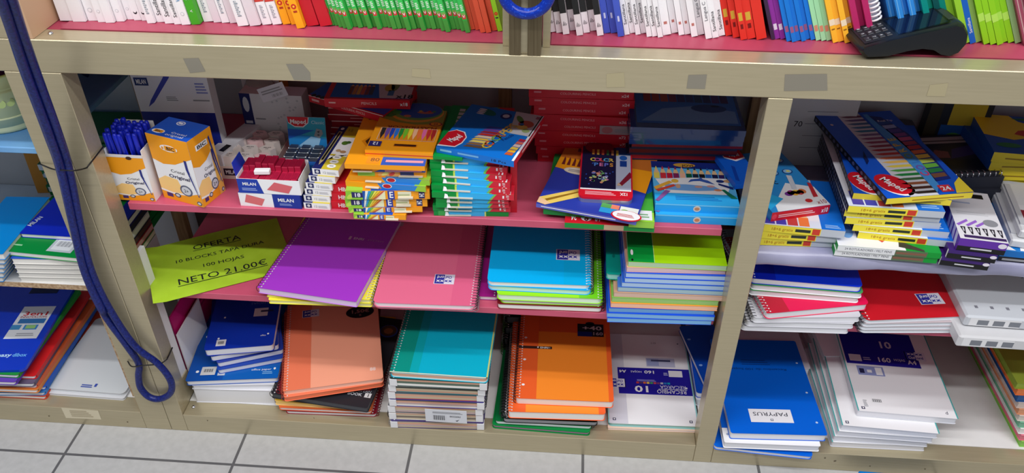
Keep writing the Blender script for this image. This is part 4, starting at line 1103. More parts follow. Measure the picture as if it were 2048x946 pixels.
# the large orange carton with a flap left of the crayon row, and the crayon carton itself
x, y, a, w = pose((690, 337), (850, 342), z)
def art(b, W, L, H):
    t = b.face('top', W, L, H); t.rect(.08, .84, .22, .92, C(90, 66, 40), 1); t.rect(.10, .85, .2, .91, C(150, 120, 80), 2); t.poly([(.10, .42), (.22, .28), (.24, .56)], C(214, 130, 10), 1); t.poly([(.15, .42), (.21, .33), (.22, .52)], C(60, 30, 10), 2)
    t.rect(.26, .02, .42, .15, C(236, 150, 40), 1); t.text('80', .36, .09, .06, C(120, 80, 60), 2); t.rect(.45, 0, 1, .17, C(40, 90, 190), 1); t.rect(.50, .05, .97, .09, C(230, 160, 170), 2)
pack('crayon_carton', 'large orange carton with a triangular cutout flap under the crayon row', 'crayon box', (690, 337), (850, 342), z, .010, .20, BO, art)
z += .0104
def art(b, W, L, H):
    t = b.face('top', W, L, H); f = b.face('front', W, L, H); f.rect(0, .4, 1, .55, C(214, 60, 40), 1)
    t.poly([(0, .62), (1, .58), (1, 1), (0, 1)], C(150, 160, 60), 1); t.ell(.55, .92, .42, .24, C(236, 170, 60), 2, 24); t.ell(.55, .95, .40, .22, C(110, 170, 80), 3, 24); t.ell(.57, .97, .36, .19, C(46, 90, 180), 4, 24)
    t.poly([(0, .5), (1, .5), (1, .66), (.6, .62), (.3, .66), (0, .76)], BO, 5)
    t.ell(.14, .86, .10, .07, C(50, 130, 60), 5); t.ell(.24, .90, .07, .05, C(60, 150, 70), 6); t.ell(.42, .82, .06, .03, C(200, 130, 90), 5); t.ell(.68, .92, .13, .03, C(190, 110, 90), 5)
    for k, c in enumerate(((220, 180, 60), (60, 60, 160), (200, 60, 60), (70, 140, 80))): t.ell(.60 + .07 * k, .95, .028, .022, C(*c), 6, 9, k)
    t.ell(.90, .65, .10, .05, C(150, 30, 60), 6); t.ell(.90, .65, .08, .04, BO, 7); t.text('24', .90, .65, .035, C(150, 30, 60), 8, bold=True)
    t.text('PLASTIDECOR', .56, .545, .05, C(150, 40, 30), 6, w=.76, rot=PI, bold=True)
    t.rect(.10, .24, .96, .52, C(232, 210, 190), 6); t.rect(.11, .245, .955, .51, C(226, 140, 30), 7)
    pencils(t, .12, .25, .955, .51, RAIN, .5, 8, down=True); t.text('12', .12, .145, .06, WHITE, 8, rot=PI, bold=True, w=.09); t.rect(.02, .09, .2, .2, C(44, 40, 110), 7); t.rect(.40, .115, .72, .155, C(60, 24, 14), 7); t.rect(.39, .11, .73, .16, C(206, 120, 20), 6)
pack('crayon_carton', 'orange crayon carton with a window row of coloured crayons topmost of its stack', 'crayon box', (731, 312), (850, 318), z, .0125, .165, BO, art, W=.128)

# ---- green pencil cartons with a blue carton on top
GR = C(0, 142, 58, .4)
GS_ = [((868, 431), (1017, 433)), ((866, 421), (1021, 424)), ((872, 415), (1018, 416)), ((872, 404), (1017, 408)), ((864, 395), (1028, 401)), ((863, 380), (1020, 389)), ((863, 364), (1020, 377)), ((862, 352), (1012, 362)), ((860, 338), (1014, 346)), ((860, 325), (1014, 331))]
nm = ('lowest', 'second from the bottom', 'third from the bottom', 'fourth from the bottom', 'fifth from the bottom', 'fifth from the top', 'fourth from the top', 'third from the top', 'second from the top', 'topmost')
z = ZU0
for i, (a_, b_) in enumerate(GS_):
    H = .0122
    def art(b, W, L, H):
        f = b.face('front', W, L, H); t = b.face('top', W, L, H)
        if i == 0:
            f.rect(.06, 0, .2, 1, C(60, 170, 80), 1); f.rect(.2, 0, .68, 1, C(60, 180, 236), 1); f.rect(.68, 0, .70, 1, C(200, 220, 120), 2)
            return
        for g in (f, t):
            g.rect(.30, 0, .325, 1, C(200, 225, 90), 2); g.poly([(.325, 0), (.70, 0), (.76, 1), (.325, 1)], C(52, 176, 236), 1); g.poly([(.70, 0), (.73, 0), (.79, 1), (.76, 1)], C(120, 190, 90), 2); g.poly([(.73, 0), (1, 0), (1, 1), (.79, 1)], C(204, 36, 56), 1)
        f.text('x18', .92, .5, .45, WHITE, 2, w=.06, rot=PI / 2); f.rect(.86, .3, .88, .8, WHITE, 2)
        t.rect(.90, .0, .91, .05, WHITE, 3); t.rect(.94, .0, .96, .06, WHITE, 3)
        r = b.face('right', W, L, H); r.rect(0, 0, 1, 1, C(190, 26, 46), 1)
    o = pack('pencil_carton', 'green, sky blue and red pencil carton, %s of the tall stack' % nm[i], 'pencil box', a_, b_, z, H, .17 if i < 9 else .20, GR, art)
    W_ = pose(a_, b_, z)[3]
    c = MB(); c.box(W_ * .20, -.0035, .0012, W_ * .50, .02, .0034, C(206, 200, 186)); c.poly = None
    c.add([(W_ * .15, -.003, .0015), (W_ * .21, -.003, .0015), (W_ * .19, -.0005, .009), (W_ * .16, -.0005, .0105)], [(0, 1, 2, 3)], WHITE); c.build('inner_tray', o)
    if i == 9:
        ob9 = o
    z += H + .0004
pack('pencil_carton', 'tall green carton with white lettering lying between crayons and the blue carton', 'pencil box', (866, 318), (908, 322), z, .006, .20, GR, lambda b, W, L, H: (lambda t: ([t.rect(.34, .50 + .075 * k, .60 - .06 * (k % 2), .555 + .075 * k, C(205, 220, 210), 2) for k in range(6)], t.rect(.2, .22, .5, .42, C(196, 160, 140), 2)))(b.face('top', W, L, H)), W=.055, ang=-.05)
CB = C(12, 112, 206, .38)
def art(b, W, L, H):
    t = b.face('top', W, L, H)
    t.rect(.97, 0, 1, 1, WHITE, 2)
    t.poly([(.62, 1), (.72, .52), (.985, .52), (.985, 1)], C(196, 198, 202), 2)
    t.ell(.74, .84, .04, .09, C(90, 140, 60), 3, 12, .6); t.ell(.85, .76, .10, .08, C(190, 90, 70), 3); t.ell(.83, .68, .07, .05, C(220, 190, 90), 4); t.ell(.80, .74, .03, .03, C(40, 100, 160), 4); t.ell(.90, .62, .05, .04, C(150, 170, 110), 4); t.rect(.92, .90, .97, .96, C(150, 90, 110), 4)
    t.ell(.28, .88, .13, .06, C(20, 110, 100), 2, 16, -.4)
    for k in range(4): t.ell(.20, .82 + .035 * k, .055, .014, C(220, 226, 230), 3, 10)
    t.ell(.54, .86, .075, .07, C(24, 50, 130), 2); t.ell(.54, .86, .045, .04, C(200, 206, 220), 3)
    t.poly([(0, .02), (.0, .33), (.08, .40), (.20, .38), (.27, .28), (.27, .15), (.22, .05)], WHITE, 3); t.poly([(0, .045), (.0, .32), (.08, .385), (.19, .365), (.255, .28), (.255, .16), (.21, .065)], RED, 4); t.text('Maped', .135, .22, .085, WHITE, 5, rot=1.15, w=.19, bold=True)
    for k, c in enumerate(((110, 84, 60), (150, 110, 70), (250, 226, 110), (240, 200, 70), (236, 210, 170), (200, 50, 40), (160, 40, 50), (120, 70, 150), (60, 80, 180))):
        t.poly([(.30 + .012 * k, .10 + .055 * k), (.54 + .012 * k, .12 + .055 * k), (.545 + .012 * k, .165 + .055 * k), (.34 + .012 * k, .145 + .055 * k)], C(*c), 3)
    for k, c in enumerate(((230, 200, 60), (220, 90, 60), (110, 190, 220), (120, 180, 80), (190, 90, 50))): t.text('COLOR'[k], .565 + .018 * k, .18 + .062 * k, .10, C(*c), 6, rot=1.15, bold=True)
    for k in range(4): t.text('PEPS'[k], .655 + .018 * k, .50 + .06 * k, .10, C(206, 170, 80), 6, rot=1.15, bold=True)
    t.text('Pencils', .74, .42, .05, C(10, 50, 130), 5, rot=1.15, w=.19)
    for k, c in enumerate(((200, 90, 40), (240, 180, 40), (250, 214, 80), (236, 210, 200), (226, 110, 90), (190, 40, 60))):
        t.poly([(.84 + .01 * k, .09 + .06 * k), (.935 + .008 * k, .09 + .06 * k), (.94 + .008 * k, .14 + .06 * k), (.85 + .01 * k, .14 + .06 * k)], C(*c), 4)
    f = b.face('front', W, L, H); f.rect(.05, .4, .2, .75, C(130, 190, 230), 1); f.rect(.28, .4, .55, .7, C(110, 170, 220), 1); f.text('18 Pcs', .8, .5, .4, INK, 1, w=.2)
    r = b.face('right', W, L, H); r.rect(0, 0, 1, 1, RB, 1); r.rect(.25, .35, .85, .65, C(240, 200, 200), 2)
zc = z + .0064
pack('pencil_carton', 'blue pencil carton with a red round logo on top of the green stack', 'pencil box', None, None, zc, .0125, .176, CB, art, W=.152, ang=-.27, xy=(.572, .064))
b = None
# red carton side standing against the right of the green stack
def art(b, W, L, H):
    f = b.face('front', W, L, H); f.text('x18', .5, .9, .03, WHITE, 1, w=.6)
    for k in range(2): 
        r = b.face('right', W, L, H); r.rect(.2, .5, .8, .55, C(230, 160, 160), 1)
pack('pencil_carton', 'red pencil carton standing on end along the right of the green stack', 'pencil box', (1021, 425), (1031, 426), ZU0, .128, .15, C(190, 24, 42), art, W=.0125, ang=.10)

# ---- upper shelf, middle bay, right half: red carton tower
z = ZU0
tow = [(.752, .19), (.748, .196), (.745, .20), (.742, .20), (.748, .19), (.735, .205), (.742, .195), (.732, .212), (.731, .21)]
nm = ('lowest', 'second from the bottom', 'third from the bottom', 'fourth from the bottom', 'middle', 'fourth from the top', 'third from the top', 'second from the top', 'topmost')
for i, (x0, W_) in enumerate(tow):
    def art(b, W, L, H):
        f = b.face('front', W, L, H); f.text('COLOURING PENCILS', .47, .55, .26, C(236, 170, 176), 1, w=.34); f.text('x%s' % ('24', '24', '72', '72', '36', '36', '24', '24', '24')[i], .92, .45, .34, C(240, 200, 205), 1, w=.07, bold=True); f.rect(.05, .55, .12, .75, C(226, 140, 150), 1)
    pack('pencil_carton', 'red pencil carton, %s of the tower at the back' % nm[i], 'pencil box', None, None, z, .0185, .13, C(204, 20, 44, .4), art, W=W_, ang=(.01, -.02, .015, 0)[i % 4], xy=(x0, .262))
    z += .0188
b = MB(); b.box(0, 0, 0, .062, .0008, .02, C(200, 170, 175, .3, 0, .75)); f = b.face('front', .062, .001, .02); f.ell(.25, .5, .18, .4, C(190, 110, 115), 1); f.lines(.5, .3, .95, .7, 2, GREY, 1)
tag(b.build('hang_tag', loc=(.878, .2605, ZU0 + .072)), 'clear plastic hang tag sticking out of the red carton tower', 'tag')

# ---- pile in front of the tower
z = ZU0
def art(b, W, L, H):
    f = b.face('front', W, L, H); f.rect(.44, 0, .66, 1, C(190, 160, 130), 1); t = b.face('top', W, L, H); t.text('24', .10, .10, .09, WHITE, 1, w=.06, rot=PI, bold=True); t.text('8', .24, .10, .09, WHITE, 1, w=.05, bold=True); t.ell(.24, .10, .06, .05, WHITE, 1); t.text('G', .24, .10, .05, RED, 3); t.text('18', .37, .10, .09, WHITE, 1, w=.07, rot=PI, bold=True); t.rect(.75, .05, .98, .17, C(230, 232, 235), 2); t.lines(.78, .08, .95, .14, 2, GREY, 3); t.rect(.58, .06, .72, .1, WHITE, 2)
pack('pencil_carton', 'red topped carton with green edge jutting over the pink shelf edge', 'pencil box', (1129, 455), (1308, 465), z, .0115, .18, RED, art, faces={'front': C(20, 140, 60)})
z += .0119
def art(b, W, L, H):
    f = b.face('front', W, L, H); f.rect(.5, .1, .72, .9, C(150, 150, 120), 1); f.rect(0, .8, 1, 1, C(30, 110, 60), 1)
pack('pencil_carton', 'dark green carton lying under the blue pack with the big pencil', 'pencil box', None, None, z, .0145, .20, C(14, 124, 52), art, W=.158, ang=-.075, xy=(.773, .052))
def art(b, W, L, H):
    t = b.face('top', W, L, H); t.rect(0, .0, 1, .12, C(150, 210, 60), 1); t.rect(0, .12, 1, .34, C(70, 170, 60), 1); t.rect(0, .34, 1, .62, C(20, 110, 200), 1); t.poly([(0, .34), (.2, .42), (.4, .35), (.6, .44), (.8, .36), (1, .4), (1, .3), (0, .3)], C(40, 150, 60), 2); t.rect(0, .62, 1, .80, BO, 1); t.rect(.1, .66, .25, .74, INK, 2); t.rect(.4, .66, .5, .74, INK, 2); t.rect(0, .80, 1, 1, C(40, 60, 40), 1); t.text('24', .5, .84, .05, WHITE, 2)
    t.rect(.12, .02, .92, .14, C(232, 234, 236), 3); t.lines(.2, .05, .8, .11, 2, C(120, 170, 120), 4); f = b.face('front', W, L, H); f.rect(0, 0, 1, 1, C(150, 205, 70), 1)
pack('pencil_carton', 'narrow green and blue pencil carton with a white price tag between two larger packs', 'pencil box', None, None, z, .0135, .26, C(40, 130, 60), art, W=.047, ang=-.02, xy=(.934, .022))
z += .0149
def art(b, W, L, H):
    t = b.face('top', W, L, H); B2 = C(40, 60, 165); t.rect(0, 0, 1, 1, B2, 1); t.poly([(0, .60), (.35, .55), (1, .42), (1, 1), (0, 1)], BO, 2); t.rect(0, .78, 1, 1, C(196, 110, 40), 3); t.rect(.15, .91, .33, .97, C(80, 60, 70), 4)
    for k in range(13): t.poly([(.05 + .055 * k, .66), (.085 + .055 * k, .66), (.07 + .055 * k, .76), (.05 + .055 * k, .80)], C(110, 40, 40), 4)
    t.ell(.25, .585, .15, .055, C(226, 214, 190), 4, 22); t.ell(.25, .585, .135, .046, C(236, 226, 206), 5, 22); t.lines(.15, .565, .36, .61, 2, GREY, 6)
    t.poly([(.0, .02), (.09, .0), (.62, .36), (.66, .46), (.50, .42), (.0, .10)], C(236, 206, 100), 4); t.poly([(.0, .02), (.09, .0), (.14, .035), (0, .10)], C(236, 196, 150), 5); t.poly([(.50, .42), (.62, .36), (.68, .48)], C(200, 170, 130), 6); t.poly([(.06, .08), (.5, .38), (.48, .35), (.09, .06)], C(150, 110, 30), 6)
    t.ell(.64, .28, .07, .05, C(220, 206, 80), 4); t.rect(.62, .04, .80, .17, C(40, 150, 210), 4); t.rect(.62, .11, .72, .17, C(80, 160, 80), 5); t.rect(.72, .11, .80, .17, C(226, 130, 100), 5); t.rect(.81, .03, .99, .17, C(226, 232, 226), 4); t.ell(.86, .10, .04, .03, C(150, 200, 90), 5)
    t.ell(.89, .045, .15, .075, RED, 5, 24); t.ell(.89, .05, .135, .065, WHITE, 6, 24); t.lines(.80, .025, .97, .07, 3, C(200, 70, 70), 7); f = b.face('front', W, L, H); f.rect(0, 0, 1, 1, C(90, 96, 190), 1); f.lines(.05, .4, .8, .8, 1, WHITE, 2)
pack('pencil_carton', 'blue and orange pencil carton with one big yellow pencil drawn on it', 'pencil box', None, None, z, .0085, .227, C(40, 60, 165), art, W=.192, ang=-.235, xy=(.759, .053))
z += .0089
def art2(f):
    NV = C(16, 22, 60); f.rect(0, .14, 1, 1, NV, 1); f.rect(.70, .14, 1, 1, C(176, 184, 206), 2); f.rect(0, .12, 1, .145, WHITE, 3); f.rect(0, 0, 1, .12, RED, 2)
    f.ell(.35, .98, .30, .14, C(120, 16, 40), 3, 22); f.rect(.78, .60, .92, .72, C(20, 60, 140), 3); f.ell(.85, .78, .08, .05, C(30, 90, 170), 3); f.rect(.70, .84, 1, 1, C(10, 60, 120), 4)
    for k in range(6): f.rect(.20 + .10 * k, .82, .25 + .10 * k, .93, C(*((214, 150, 60), (220, 190, 80), (200, 90, 60), (60, 120, 70), (190, 130, 90), (200, 180, 60))[k]), 5)
    for k, c in enumerate(((240, 220, 80), (200, 90, 160), (230, 80, 60), (90, 180, 220), (220, 190, 90))): f.text('COLOR'[k], .22 + .095 * k, .72, .065, C(*c), 4, bold=True)
    for k, c in enumerate(((80, 140, 220), (220, 120, 170), (110, 120, 220), (220, 150, 60))): f.text('PEPS'[k], .29 + .105 * k, .62, .065, C(*c), 4, bold=True)
    random.seed(4)
    for k in range(34):
        q = random.random() * 6.28; r = random.random() ** .5
        f.ell(.36 + .19 * r * math.cos(q), .36 + .12 * r * math.sin(q), .035, .018, C(*random.choice(((150, 200, 190), (220, 150, 120), (120, 130, 200), (200, 200, 120), (190, 120, 160), (210, 215, 220), (110, 170, 110)))), 4 + k % 3, 8, random.random() * 3)
    for k in range(8): f.ell(.08 + .6 * random.random(), .2 + .5 * random.random(), .015, .012, C(40, 90, 190), 3, 6)
    f.poly([(.72, .22), (.78, .28), (.98, .50), (1, .47), (1, .38), (.82, .22)], C(130, 30, 50), 3); f.poly([(.72, .22), (.75, .28), (.82, .22)], C(210, 180, 150), 4); f.text('12X', .86, .06, .05, WHITE, 4, rot=PI, w=.16, bold=True); f.lines(.1, .03, .7, .10, 3, C(235, 170, 180), 3)
root = thing('pencil_tin', (.838, .063, z), -.03, 'dark blue pencil tin with red front band on top of the blue and orange carton', 'pencil tin')
b = MB(); b.prism(rrect(0, 0, .102, .19, .012, 5), 0, .0085, C(190, 190, 196, .3, .8)); b.build('base', root)
b = MB(); b.prism(rrect(-.0005, -.0005, .1025, .1905, .0125, 5), .0086, .0130, C(205, 24, 46, .3)); f = b.face('top', .102, .19, .0130); 
art2(Face(b, (.0025, .003, .0130), (.097, 0, 0), (0, .184, 0))); b.build('lid', root)
# dolphin cartons
for i in range(2):
    SB = C(34, 160, 232, .4)
    def art(b, W, L, H):
        f = b.face('front', W, L, H); f.ell(.5, .5, .045, .38, C(206, 200, 190), 2); f.ell(.5, .5, .03, .2, C(190, 130, 90), 3); f.rect(0, .85, 1, 1, C(110, 200, 245), 1)
        t = b.face('top', W, L, H); t.rect(0, .0, 1, .24, C(46, 170, 236), 1); t.lines(.25, .10, .8, .2, 3, C(28, 120, 200), 2); t.rect(0, .24, 1, .84, C(90, 180, 230), 1); t.rect(.0, .84, 1, 1, C(16, 40, 120), 2); t.ell(.42, .92, .14, .05, C(200, 150, 60), 3); t.text('JOVI', .46, .91, .05, C(60, 40, 30), 4, w=.14, bold=True)
        pencils(t, .02, .58, .99, .88, [C(226, 206, 90), C(206, 50, 60), C(190, 30, 60), C(130, 40, 90), C(236, 180, 150), C(10, 90, 60), C(26, 40, 60), C(24, 24, 30), C(40, 100, 180), C(24, 30, 70), C(50, 30, 90), C(30, 24, 60)], .55, 2)
        t.poly([(.03, .56), (.5, .62), (.92, .62), (.93, .40), (.88, .24), (.15, .24)], C(228, 230, 232), 4); t.poly([(.14, .44), (.4, .45), (.75, .42), (.83, .34), (.5, .30), (.14, .31)], C(110, 160, 215), 5)
        t.ell(.27, .52, .045, .045, C(226, 180, 70), 6); t.poly([(.43, .5), (.47, .57), (.58, .60), (.68, .56), (.76, .47), (.66, .50), (.58, .54), (.5, .53)], C(54, 90, 170), 6); t.poly([(.56, .58), (.60, .63), (.62, .58)], C(54, 90, 170), 7); t.poly([(.47, .52), (.56, .535), (.66, .50), (.6, .49)], C(236, 238, 240), 6)
        t.ell(.83, .55, .05, .035, C(30, 50, 110), 6); t.ell(.92, .56, .05, .035, C(206, 160, 110), 6); t.ell(.55, .40, .05, .025, C(196, 150, 140), 6); t.ell(.70, .42, .05, .025, C(200, 150, 150), 6); t.ell(.30, .40, .03, .05, C(200, 160, 130), 6); t.ell(.78, .34, .05, .025, C(206, 130, 90), 6)
        t.poly([(.0, .36), (.2, .52), (.24, .48), (.02, .3)], C(226, 170, 60), 7); t.poly([(.02, .30), (.25, .44), (.27, .40), (.05, .26)], C(206, 70, 50), 7); t.poly([(.97, .42), (.8, .50), (.8, .46), (.97, .36)], C(24, 40, 110), 7); t.poly([(1, .16), (.86, .36), (.82, .35), (.92, .16)], C(20, 110, 80), 7); t.poly([(0, .06), (.14, .30), (.2, .28), (.04, .04)], C(140, 90, 160), 7)
    pack('pencil_carton', ('lower' if i == 0 else 'upper') + ' sky blue pencil carton with a dolphin picture beside the right post', 'pencil box', (1309, 444 - 22 * i), (1475 , 450 - 25 * i), ZU0 + .0185 * i, .0181, .152, SB, art, W=.158, ang=.0)
z = ZU0
for i in range(2):
    pack('carton', 'plain dark carton at the back under the blue pencil wallets, %s' % ('lower', 'upper')[i], 'box', None, None, z + .019 * i, .0186, .14, C(70, 40, 44), None, W=.21, ang=0, xy=(.945, .262))
z = ZU0 + .038
for i in range(4):
    def art(b, W, L, H):
        f = b.face('front', W, L, H); f.rect(0, .2, 1, .8, C(110, 20, 30) if i % 2 else C(150, 24, 40), 1)
    pack('pencil_carton', 'dark red edged carton under the blue pencil wallets, %s' % ('lowest', 'second from the bottom', 'third from the bottom', 'topmost')[i], 'pencil box', None, None, z, .0135, .17, C(40, 44, 80), art, W=.222 - .006 * (i % 2), ang=.03, xy=(.935 + .004 * i, .222)); z += .0139
for i in range(3):
    def art(b, W, L, H):
        t = b.face('top', W, L, H); t.rect(.0, .9, 1, 1, C(20, 130, 220), 2); t.rect(.06, .10, .97, .92, C(50, 120, 200), 1); pencils(t, .14, .58, .92, .88, [C(150, 60, 60), C(160, 70, 60), C(170, 90, 70), C(120, 60, 90), C(60, 60, 120), C(50, 70, 130), C(40, 80, 120), C(40, 60, 110), C(80, 60, 130), C(60, 50, 100)], .1, 2)
        t.poly([(.10, .14), (.3, .42), (.6, .50), (.95, .40), (.95, .14)], C(110, 170, 220), 3); t.ell(.72, .45, .16, .09, C(40, 80, 140), 4); t.ell(.78, .5, .04, .02, C(30, 50, 80), 5); t.rect(0, 0, .05, 1, C(16, 60, 130), 2); t.ell(.05, .8, .012, .02, LGREY, 3)
    o = pack('pencil_wallet', 'blue plastic pencil wallet, %s on the dark red cartons' % ('lowest', 'middle', 'topmost')[i], 'pencil wallet', None, None, z, .0125, .19, C(12, 52, 116, .15, coat=.6), art, W=.222, ang=.03 - .015 * i, xy=(.934, .188)); z += .0129
# blue pack leaning by the right post
def art(b, W, L, H):
    t = b.face('top', W, L, H); t.rect(0, 0, 1, 1, C(12, 90, 200), 1); t.poly([(.2, 1), (.25, .72), (.6, .60), (1, .66), (1, 1)], WHITE, 2); t.poly([(.22, 1), (.28, .75), (.6, .64), (1, .7), (1, 1)], RED, 3); t.text('Maped', .66, .78, .08, WHITE, 4, w=.4, bold=True); t.poly([(.1, .1), (.3, .5), (.4, .45), (.2, .05)], C(10, 60, 160), 2)
pack('pencil_carton', 'blue pack with a red round logo half hidden behind the right post', 'pencil box', None, None, ZU0 + .0385, .0125, .13, C(12, 90, 200), art, W=.055, ang=.25, xy=(1.140, .125))
pack('carton', 'black cartons end between dolphin cartons and right post', 'box', None, None, ZU0 + .0, .038, .16, C(26, 28, 36), None, W=.028, ang=.0, xy=(1.1475, .10))

# ------------------------------------------------------------------ upper shelf, right bay
ZR0 = .5825
LAV = noisy('lavender_plastic', (142, 142, 170), (166, 166, 194), (1, 1, 1), 9, .25, 0, spec=.5, bump=.4)
b = MB(); NX = 40; prof = [(.40, ZR0 + .0006), (.06, ZR0 + .0010), (.042, ZR0 + .0005), (.038, ZR0 - .008), (.036, ZR0 - .022), (.040, ZR0 - .030)]
vs = []; fs = []
for i in range(NX + 1):
    x0 = 1.178 + 1.2 * i / NX
    for j, (py_, pz_) in enumerate(prof):
        k = math.sin(i * 1.7) * .0014 * (j > 2); vs.append((x0, py_ + k, pz_ + .002 * math.sin(i * .9) * (j > 3)))
n = len(prof)
for i in range(NX):
    for j in range(n - 1):
        fs.append((i * n + j, (i + 1) * n + j, (i + 1) * n + j + 1, i * n + j + 1))
b.add(vs, fs, LAV, True)
tag(b.build('shelf_cover', None), 'lavender plastic sheet draped over the upper shelf of the right bay', 'plastic sheet')
ZR0 += .0018
def yel_art(red_u=.90, txt=True):
    def art(b, W, L, H):
        f = b.face('front', W, L, H); YL = C(236, 220, 60); f.rect(0, 0, .72, 1, YL, 1); f.rect(.62, .1, .71, .9, C(206, 60, 40), 2); f.text('18+6 gratis', .26, .5, .4, C(180, 120, 20), 2, w=.26); f.rect(.42, .3, .60, .7, C(40, 50, 40), 2); f.rect(.72, 0, 1, 1, C(190, 196, 206), 1)
        t = b.face('top', W, L, H); t.rect(0, 0, .72, .14, C(214, 222, 236), 1); t.rect(.72, 0, 1, 1, C(20, 110, 210), 1); t.rect(0, .14, .72, 1, C(226, 228, 234), 1)
        pencils(t, .05, .02, .6, .3, [C(70, 60, 160), C(60, 60, 170), C(190, 60, 60), C(230, 120, 60)], .4, 2); t.lines(.77, .03, .95, .10, 3, C(150, 190, 235), 2)
        l = b.face('left', W, L, H); l.rect(0, 0, 1, 1, C(24, 26, 40), 1)
        for k in range(20): l.ell(.03 + .049 * k, .5, .015, .30, C(92, 96, 124), 2, 8)
    return art
YW_ = C(226, 206, 50)
# stack beside the post
z = ZR0
for i, (a_, b_) in enumerate((((1528, 482), (1610, 484)), ((1527, 470), (1604, 478)), ((1530, 456), (1612, 466)))):
    pack('pen_pack', 'yellow fronted felt pen pack under the red and blue one by the right post, %s' % ('lowest', 'middle', 'topmost')[i], 'pen pack', None, None, z, .0165, .17, C(20, 100, 200), yel_art(), W=.155, ang=.02 - .05 * i, xy=(1.178 + .004 * i, .062)); z += .0169
def art(b, W, L, H):
    f = b.face('front', W, L, H); f.rect(0, 0, 1, 1, RED, 1); f.text('x10', .92, .5, .5, WHITE, 2, w=.11, bold=True); f.lines(.12, .35, .75, .75, 2, C(240, 190, 195), 2); f.ell(.05, .5, .04, .3, C(230, 60, 80), 2)
    t = b.face('top', W, L, H); t.rect(0, 0, 1, 1, C(40, 140, 210), 1); t.poly([(.15, .12), (.6, .42), (1, .30), (1, 0), (.1, 0)], C(232, 234, 236), 2); t.poly([(0, .04), (.35, .18), (.05, .38), (0, .38)], C(40, 170, 226), 3)
    t.text('Magic', .28, .46, .085, INK, 4, w=.4); t.text('PEPS', .36, .56, .06, C(110, 80, 180), 4, w=.3, bold=True)
    for k, c in enumerate(((120, 50, 150), (150, 40, 110), (236, 170, 40), (240, 200, 60), (200, 60, 60), (220, 120, 60))): t.ell(.50 + .05 * k, .24 + .015 * (k % 2), .07, .035, C(*c), 4, 10, k)
    t.poly([(.62, .30), (.70, .30), (.80, .52), (.72, .54)], C(206, 212, 220), 5); t.poly([(.84, .14), (.92, .14), (1, .36), (.95, .38)], C(190, 40, 50), 5); t.ell(.72, .10, .06, .03, C(206, 50, 50), 4); t.text('x10', .9, .06, .06, C(160, 40, 50), 4, w=.16)
    for u, v in ((.35, .72), (.60, .76), (.80, .60), (.55, .60), (.82, .80)): t.ell(u, v, .09, .045, C(20, 70, 140), 4); t.ell(u, v, .07, .035, C(140, 190, 230), 5); t.ell(u + .01, v, .035, .018, C(226, 220, 130), 6)
    t.ell(.80, .92, .11, .04, C(200, 90, 80), 5); t.ell(.80, .925, .07, .025, C(226, 190, 180), 6)
pack('pen_pack', 'red fronted felt pen pack marked x10 with a flower on top, right beside the post', 'pen pack', None, None, z, .0205, .21, C(40, 140, 210), art, W=.121, ang=.30, xy=(1.205, .070)); z += .021
# felt pen boxes lowest
z = ZR0
for i in range(2):
    def art(b, W, L, H):
        f = b.face('front', W, L, H); f.rect(0, 0, .56, 1, C(226, 228, 230), 1); f.rect(.56, 0, .87, 1, C(90, 110, 80), 1); f.rect(.57, .3, .86, .7, C(130, 90, 70), 2); f.text('24 ROTULADORES / FELT PENS', .30, .55, .4, C(110, 110, 120), 2, w=.46)
        t = b.face('top', W, L, H); t.rect(0, 0, .66, 1, C(232, 233, 236), 1); t.ell(.12, .25, .07, .12, C(120, 170, 220), 2); t.poly([(.3, .25), (.45, .1), (.5, .15), (.36, .4)], C(206, 70, 70), 2); t.poly([(.6, .05), (.62, .15), (.84, .03), (.84, 0)], C(60, 56, 50), 2)
    pack('pen_pack', ('lower' if i == 0 else 'upper') + ' white and green felt pen pack beneath the yellow fronted packs', 'pen pack', None, None, z, .0125, .20, C(0, 150, 50), art, W=.186, ang=-.06, xy=(1.328 + .002 * i, .040 - .002 * i)); z += .0129
for i, (px, py) in enumerate(((1714, 476), (1704, 461), (1689, 447), (1687, 432), (1694, 424))):
    P = at(px, py, z=z)
    pack('pen_pack', 'yellow fronted felt pen pack, %s under the two large fanned packs' % ('lowest', 'second from the bottom', 'middle', 'second from the top', 'topmost')[i], 'pen pack', None, None, z, .0142, .27, C(22, 100, 205), yel_art(), W=.172, ang=(-.10, -.07, -.03, -.05, -.04)[i], xy=(P.x, max(P.y, .05))); z += .0146
